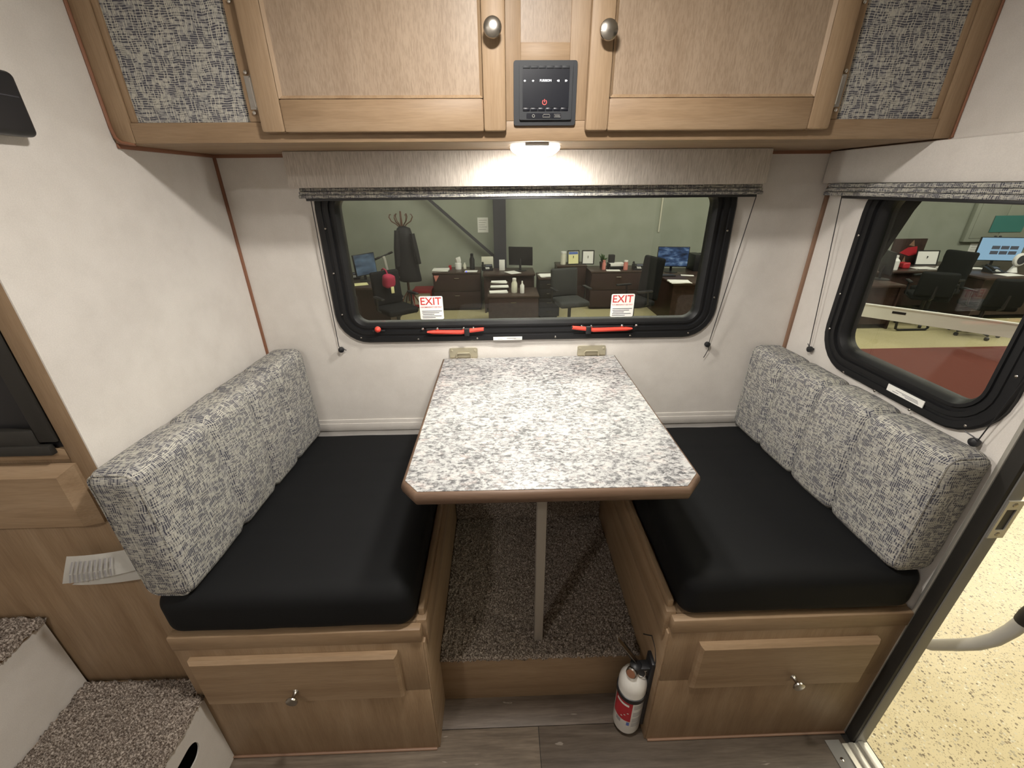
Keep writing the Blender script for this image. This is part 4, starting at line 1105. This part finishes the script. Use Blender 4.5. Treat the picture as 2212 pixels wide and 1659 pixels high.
# --- raised shelf with frames
yD = 6.95; d0, d1 = X_(1203, yD), X_(1268, yD)
credenza(d0, d1, yD, .45, .80, 'dark shelf unit carrying two framed certificates', 2)
ST = G(.80)
bottle(X_(1216, 7.1), 7.1, ST, .055, .25, 'cream_paint', 'cream canister with a label beside the framed certificates', taper=.9, name='canister', cat='canister')
picture(X_(1238, 7.05), 7.05, ST, .24, .27, .12, 'paper_yellow', 'framed certificate with blue heading on the dark shelf', stripe='blue_ink')
picture(X_(1269, 7.05), 7.05, ST, .24, .27, -.08, 'paper', 'framed white document on the dark shelf')
# --- right credenza
yE = 6.62; e0, e1 = X_(1277, yE), X_(1398, yE)
credenza(e0, e1, yE, .62, DH, 'wide dark credenza with trays, pink bottles and a phone', 2)
t = thing('potted_plant', (X_(1301, 7.05), 7.05, DT), 'small green leafy plant behind the pink bottle', 'plant'); xx = X_(1301, 7.05)
B().lathe([(.05, 0), (.065, .10), (.06, .11)], (xx, 7.05, DT), 2, 14).build('pot', 'dark_wood', t)
for k in range(26):
    a = random.uniform(0, 2*PI); el = random.uniform(.5, 1.4); L = random.uniform(.10, .2)
    d_ = Vector((math.cos(a)*math.cos(el), math.sin(a)*math.cos(el), math.sin(el))); p = Vector((xx, 7.05, DT+.10)); sd = d_.cross(Vector((0, 0, 1))).normalized()*.02
    b = B(); b.grid([[p-sd*.3, p+sd*.3], [p+d_*L*.5-sd, p+d_*L*.5+sd], [p+d_*L*.95-sd*.4+Vector((0, 0, -.02)), p+d_*L*.95+sd*.4+Vector((0, 0, -.02))]])
    b.build('leaf', 'plant_green', t)
bottle(X_(1304, 6.8), 6.8, DT, .035, .18, 'pink', 'pink bottle beside the letter tray on the wide credenza', 'pink', .7)
bottle(X_(1351, 6.75), 6.75, DT, .042, .18, 'pink', 'pink bottle with white cap beside the desk phone', 'white_plastic', .8)
tag(bx(X_(1313, 7.0), X_(1325, 7.0), 6.95, 7.05, DT+.10, DT+.25, bev=.008).build('speaker_box', 'black_plastic'), 'small black speaker on the letter tray of the wide credenza', 'speaker')
t = thing('letter_tray', (X_(1331, 6.92), 6.92, DT), 'letter tray with white papers on the wide credenza', 'tray'); xx = X_(1331, 6.92)
for k in range(2): bx(xx-.16, xx+.16, 6.80, 7.06, DT+.045*k, DT+.045*k+.012, bev=.004).build('tier', 'black_plastic', t)
for sx in (-.155, .155): bx(xx+sx-.005, xx+sx+.005, 6.80, 7.06, DT, DT+.10).build('tray_side', 'black_plastic', t)
bx(xx-.14, xx+.14, 6.82, 7.04, DT+.058, DT+.10).build('paper_stack', 'paper', t)
papers(X_(1325, 6.70), 6.70, DT, .26, .16, 1, -.1, 'white sheet at the front edge of the wide credenza', name='paper_sheet')
phone(X_(1378, 6.78), 6.78, DT, -.08, 'black desk phone with white keys on the wide credenza')
# --- right desk with wallpaper monitor
f0 = X_(1418, 6.4, 590)
desk(f0, 4.35, 5.55, 7.0, DH-.02, 'dark desk with the mountain wallpaper monitor')
DT2 = DT-.02
monitor(X_(1450, 6.55), 6.55, DT2, .56, .36, -.22, 'screen_wallpaper', 'black monitor showing a blue mountain wallpaper')
tag(bx(X_(1488, 6.8), X_(1506, 6.8), 6.6, 6.95, DT2, DT2+.30, bev=.008).build('computer_tower', 'black_plastic'), 'black computer tower beside the wallpaper monitor', 'computer')
picture(X_(1509, 7.0), 7.0, DT2+.02, .20, .26, -.2, 'paper', 'framed sheet behind the black computer tower')
papers(X_(1466, 5.66, 615), 5.66, DT2, .34, .24, 2, -.1, 'white papers with red print at the front of the wallpaper desk')
papers(X_(1470, 6.15)+.16, 6.20, DT2, .22, .10, 1, -.3, 'pale sheet under the wallpaper monitor', name='paper_sheet')
t = thing('keyboard', (X_(1440, 6.1), 6.2, DT2), 'black keyboard before the wallpaper monitor', 'keyboard')
bx(X_(1440, 6.1)-.2, X_(1440, 6.1)+.2, 6.13, 6.27, DT2, DT2+.02, bev=.005).build('body', 'black_plastic', t)
for r_ in range(4): bx(X_(1440, 6.1)-.19, X_(1440, 6.1)+.19, 6.145+.03*r_, 6.165+.03*r_, DT2+.018, DT2+.024, bev=.002).build('key_row', 'steel_dark', t)
chair(X_(1372, 5.3, 620), 5.30, -1.25, 'black high-backed chair turned sideways at the wallpaper desk', 'black_fabric', .66)
# --- left desk
g1 = X_(862, 6.45, 600)
desk(-3.9, g1, 5.55, 6.55, DH-.02, 'dark corner desk below the coat rack with a dim monitor')
monitor(X_(791, 6.15), 6.15, DT2, .46, .36, 1.0, 'screen_dim', 'monitor with dim blue screen on the corner desk below the coat rack')
phone(X_(760, 6.35), 6.40, DT2, .2, 'black desk phone behind the dim monitor')
papers(X_(773, 5.85), 5.85, DT2, .24, .22, 1, .4, 'yellow paper on the corner desk', 'paper_yellow', 'paper_sheet')
chair(X_(858, 5.1, 650), 5.05, .7, 'black office chair with a red cloth over it by the coat rack', 'black_fabric', .52)
t = thing('red_bag', (X_(858, 5.1, 650), 5.05, ZG+.006), 'bunched red cloth bag on the office chair by the coat rack', 'bag', rz=.7)
cushion((-.10, .075, .80), (.09, .222, 1.0), .05, wob=.02, nseg=.03).build('bag_body', 'red_cloth', t, local=True)
B().loft([(0, .17, .97), (0, .225, 1.05), (0, .30, 1.066), (0, .365, 1.045), (0, .372, .95)], .012, 8).build('bag_strap', 'red_cloth', t, local=True)
bx(-.02, .03, .082, .094, .72, .82, bev=.003).build('tag', 'paper_yellow', t, local=True)
# kick scooter
xs = X_(832, 6.78, 570)
t = thing('kick_scooter', (xs, 6.78, ZG+.006), 'white kick scooter with black handlebar grips by the coat rack', 'scooter')
B().loft([(xs+.10, 6.78, G(.12)), (xs+.05, 6.78, G(.6)), (xs+.0, 6.78, G(1.0)), (xs-.02, 6.78, G(1.04))], [.022, .022, .026, .03], 10).build('stem', 'white_paint', t)
hz = G(1.05)
B().loft([(xs-.16, 6.72, hz-.05), (xs-.02, 6.78, hz), (xs+.14, 6.84, hz+.06)], .014, 8).build('handlebar', 'black_plastic', t)
for s, p0, p1 in ((0, (xs-.17, 6.717, hz-.054), (xs-.08, 6.755, hz-.02)), (1, (xs+.07, 6.813, hz+.032), (xs+.15, 6.844, hz+.064))): B().cyl(p0, p1, .02, n=10).build('grip', 'black_rubber', t)
B().box(xs+.05, xs+.15, 6.83, 7.38, G(.09), G(.12), bev=.01).build('deck', 'white_paint', t)
for yy in (6.76, 7.40): B().lathe([(.02, -.018), (.07, -.016), (.08, 0), (.07, .016), (.02, .018)], (xs+.10, yy, G(.09)), 0, 18).build('wheel', 'black_rubber', t)
# coat rack and coat
xr, yr = X_(869, 6.75, 500), 6.75
t = thing('coat_rack', (xr, yr, ZG+.006), 'dark bentwood coat rack with curled hooks against the green wall', 'coat rack')
top = hit(869, 456, 1, yr).z
B().loft([(xr, yr, ZG+.2), (xr, yr, top-.3), (xr, yr, top)], [.024, .024, .016], 10).build('pole', 'coat_rack_wood', t)
for k in range(6):
    a = 2*PI*k/6+.15; ca, sa = math.cos(a), math.sin(a)
    B().loft([(xr+.02*ca, yr+.02*sa, top-.30), (xr+.09*ca, yr+.09*sa, top-.22), (xr+.17*ca, yr+.17*sa, top-.17), (xr+.205*ca, yr+.205*sa, top-.10), (xr+.19*ca, yr+.19*sa, top-.055), (xr+.165*ca, yr+.165*sa, top-.055)], .010, 7).build('hook', 'coat_rack_wood', t)
for k in range(4):
    a = 2*PI*k/4+.6; ca, sa = math.cos(a), math.sin(a)
    B().loft([(xr, yr, G(.42)), (xr+.10*ca, yr+.10*sa, G(.30)), (xr+.20*ca, yr+.20*sa, G(.12)), (xr+.26*ca, yr+.26*sa, G(.025))], .013, 7).build('foot', 'coat_rack_wood', t)
t = thing('black_coat', (xr, yr-.05, hit(880, 612, 1, yr).z), 'shiny black coat hanging on the coat rack', 'coat')
def coat_ring(u0, u1, v, dep, n=14):
    a, c = hit(u0, v, 1, yr-.08), hit(u1, v, 1, yr-.08); r_ = []
    for k in range(n):
        an = 2*PI*k/n; fold = 1+.10*math.sin(an*5+v*.05)
        r_.append(Vector(((a.x+c.x)/2+(c.x-a.x)/2*math.cos(an), yr-.08+dep*math.sin(an)*fold, (a.z+c.z)/2)))
    return r_
b = B(); prev = None
for u0, u1, v, dp in ((862, 876, 489, .05), (857, 886, 493, .08), (854, 890, 504, .12), (853, 896, 530, .13), (853, 902, 555, .14), (854, 907, 585, .15), (857, 911, 602, .15), (866, 911, 607, .13)):
    rg = [b.bm.verts.new(p) for p in coat_ring(u0, u1, v, dp)]
    if prev:
        for k in range(14): b.bm.faces.new((prev[k], prev[(k+1) % 14], rg[(k+1) % 14], rg[k]))
    else: b.bm.faces.new(list(reversed(rg)))
    prev = rg
b.bm.faces.new(prev); b.build('coat_body', 'coat_black', t, smooth=60)
for (ua, va, ub, vb) in ((857, 498, 859, 575), (890, 505, 905, 570)):
    p, q = hit(ua, va, 1, yr-.20), hit(ub, vb, 1, yr-.22); m_ = (p+q)/2+Vector((0, -.02, 0))
    B().loft([p, m_, q], [.045, .055, .045], 9).build('sleeve', 'coat_black', t)
# red framed crate
t = thing('red_crate', (X_(915, 6.95, 640), 7.05, ZG+.006), 'red metal framed crate between the coat rack and the credenza', 'crate'); x0, x1 = X_(893, 7.0, 640), X_(934, 7.0, 640)
for z0, z1 in ((.02, .07), (.30, .36)): bx(x0, x1, 6.93, 7.35, G(z0), G(z1), bev=.006).build('rail', 'red_label', t)
for x in (x0+.01, x1-.01):
    for yy in (6.95, 7.33): bx(x-.015, x+.015, yy-.015, yy+.015, ZG+.006, G(.36)).build('post', 'red_label', t)
bx(x0+.02, x1-.02, 6.96, 7.32, G(.06), G(.30)).build('insert', 'cream_paint', t)

# --- seen through the side window
h0 = 6.9
desk(6.2, 8.1, 6.2, 7.2, DH, 'dark desk with the dark red picture and the white framed sheet')
desk(8.12, 10.6, 5.5, 7.2, DH, 'dark desk with the bright blue web page monitor')
desk(5.62, 6.36, 5.08, 5.95, DH, 'dark desk carrying the tilted monitor seen edge on')
pc = on(1958, 570)
p = hit(1955, 545, 1, 6.95)
t = thing('canvas_picture', (p.x, 6.95, DT), 'dark brown and red abstract canvas leaning on the far desk', 'picture')
a, c = hit(1934, 516, 1, 6.95), hit(1980, 575, 1, 6.95)
bx(a.x, c.x, 6.93, 6.97, DT, a.z, bev=.004).build('canvas', 'dark_wood', t)
b = B(); xm, zm = (a.x+c.x)/2, (a.z+DT)/2
b.prism([(xm-.16, zm-.02), (xm-.02, zm+.08), (xm+.16, zm+.10), (xm+.2, zm-.05), (xm+.05, zm-.08)], 1, 6.926, 6.931); b.build('red_patch', 'red_label', t)
b = B(); b.prism([(xm-.02, zm+.12), (xm+.05, zm+.22), (xm+.10, zm+.10)], 1, 6.926, 6.931); b.prism([(xm-.05, zm-.22), (xm-.02, zm-.08), (xm+.03, zm-.22)], 1, 6.926, 6.931); b.build('tan_patch', 'trim_tan', t)
picture(hit(2000, 568, 1, 6.8).x, 6.8, DT, .42, .28, -.1, 'paper', 'white sheet in a black frame beside the dark red picture')
tag(cushion((hit(1946, 575, 1, 6.5).x, 6.45, DT), (hit(1962, 575, 1, 6.5).x, 6.6, DT+.11), .03, wob=.02, nseg=.03).build('red_cloth', 'red_label'), 'small crumpled red cloth at the foot of the dark red picture', 'cloth')
bottle(hit(1936, 560, 1, 6.4).x, 6.4, DT, .07, .26, 'white_plastic', 'white spray bottle beside the dark red picture', 'white_plastic', .4)
papers(hit(1985, 577, 1, 6.45).x+.08, 6.45, DT, .36, .2, 2, .0, 'long white papers in front of the white framed sheet')
papers(hit(2044, 575, 1, 6.4).x, 6.4, DT, .22, .2, 4, .3, 'crumpled cream papers beside the black chair back')
papers(hit(2095, 577, 1, 6.5).x, 6.4, DT, .28, .2, 1, -.2, 'single white sheet behind the black chair back', name='paper_sheet')
monitor(hit(2152, 555, 1, 6.35).x, 6.35, DT+.04, .70, .42, -.25, 'screen_page', 'monitor showing a light blue web page with thumbnails', .02)
mo = bpy.data.objects[[o.name for o in bpy.data.objects if o.name.startswith('monitor')][-1]]
for r_ in range(2):
    for k in range(3): bx(-.14+.14*k, -.02+.14*k, -.018, -.0140, .12+.09*r_, .18+.09*r_).xf(Matrix.Translation((0, 0, .10))).build('thumbnail', 'grey_screen', mo, local=True)
phone(hit(2145, 585, 1, 6.0).x, 6.0, DT, -.1, 'black desk phone below the web page monitor')
papers(hit(2180, 596, 1, 5.75).x, 5.75, DT, .36, .22, 1, .1, 'white sheet on the desk before the web page monitor', name='paper_sheet')
t = thing('desk_fan', (hit(2192, 575, 1, 6.0).x, 6.0, DT), 'small white desk fan beside the web page monitor', 'fan'); xx = hit(2192, 575, 1, 6.0).x
B().loft([(xx, 6.0, DT), (xx, 6.0, DT+.02), (xx, 6.0, DT+.13)], [.07, .06, .02], 14).build('stand', 'white_plastic', t)
B().lathe([(.06, .05), (.11, .02), (.115, 0), (.11, -.02), (.09, -.03)], (xx, 5.97, DT+.22), 1, 24).build('housing', 'white_plastic', t)
B().lathe([(.088, 0), (.088, -.004), (.02, -.012)], (xx, 5.945, DT+.22), 1, 20).build('grille', 'steel_dark', t)
monitor(hit(1908, 600, 1, 5.55).x, 5.55, DT, .46, .36, 1.2, 'screen_dim', 'tilted monitor seen edge on at the near desk outside the side window')
chair(hit(2060, 600, 1, 5.78).x-.26, 5.78, -1.35, 'black chair with tall narrow back before the far desks', 'black_fabric', .62)
chair(hit(2000, 640, 1, 5.38).x, 5.38, 2.6, 'black office chair facing away beside the edge-on monitor', 'black_fabric', .40)
chair(hit(2110, 650, 1, 4.9).x, 4.75, 2.9, 'black office chair facing away before the web page desk', 'black_fabric', .42)
# white barrier rail and sled chair hoop
q0, q1 = hit(1845, 652, 2, G(.5)), hit(2212, 700, 2, G(.5)); dq = (q1-q0).normalized()
e0, e1 = q0-dq*.45, q1+dq*.6
t = thing('white_barrier', ((e0.x+e1.x)/2, (e0.y+e1.y)/2, ZG+.006), 'long white barrier rail standing on the carpet outside the side window', 'barrier')
dn = Vector((0, 0, -1))
B().beam(e0+dn*.11, e1+dn*.11, .035, .19).build('board', 'white_paint', t)
B().beam(e0+dn*.008, e1+dn*.008, .055, .018).build('top_edge', 'white_paint', t)
for e in (e0+dq*.04, e1-dq*.04):
    b = B(); b.box(e.x-.03, e.x+.03, e.y-.03, e.y+.03, ZG+.012, G(.48)); b.box(e.x-.16, e.x+.16, e.y-.16, e.y+.16, ZG+.008, ZG+.03, bev=.006); b.build('post', 'white_paint', t)
m0 = q0.lerp(q1, .27)+dn*.075; nrm = Vector((dq.y, -dq.x, 0)); nrm = nrm if nrm.dot(CAM-m0) > 0 else -nrm
B().beam(m0+nrm*.019-dq*.0, m0+nrm*.019+dq*.16, .004, .035).build('label_plate', 'black_plastic', t)
t = thing('sled_frame', tuple(hit(1965, 716, 2, ZG+.03)), 'black sled-base hoop of a chair behind the white barrier', 'chair leg')
gA = [hit(u, v, 1, 5.0) for u, v in ((1942, 680), (1934, 710), (1938, 718), (1995, 719), (2004, 708), (2006, 684))]
for v in gA: v.z = max(v.z, ZG+.024)
B().loft(gA, .018, 8).build('hoop', 'black_plastic', t)
bx(gA[0].x-.05, gA[-1].x+.05, 4.98, 5.05, gA[0].z, gA[0].z+.04, bev=.01).build('seat_edge', 'black_fabric', t)
# dark cloth hanging outside the side window
t = thing('hanging_cloth', (1.05, -.28, 1.40), 'dark cloth hanging outside the corner of the side window', 'cloth')
P = [hit(u, v, 0, 1.06) for u, v in ((1870, 400), (2004, 400), (1996, 430), (1975, 455), (1938, 510), (1912, 548), (1880, 590), (1855, 600))]
B().prism([(p.y, p.z) for p in P], 0, 1.045, 1.06).build('cloth_sheet', 'black_fabric', t)
bx(WO-.002, 1.062, P[1].y-.01, P[0].y, P[0].z-.01, P[0].z+.03, bev=.004).build('hanging_bar', 'black_plastic', t)

bpy.data.objects.remove(_fo);
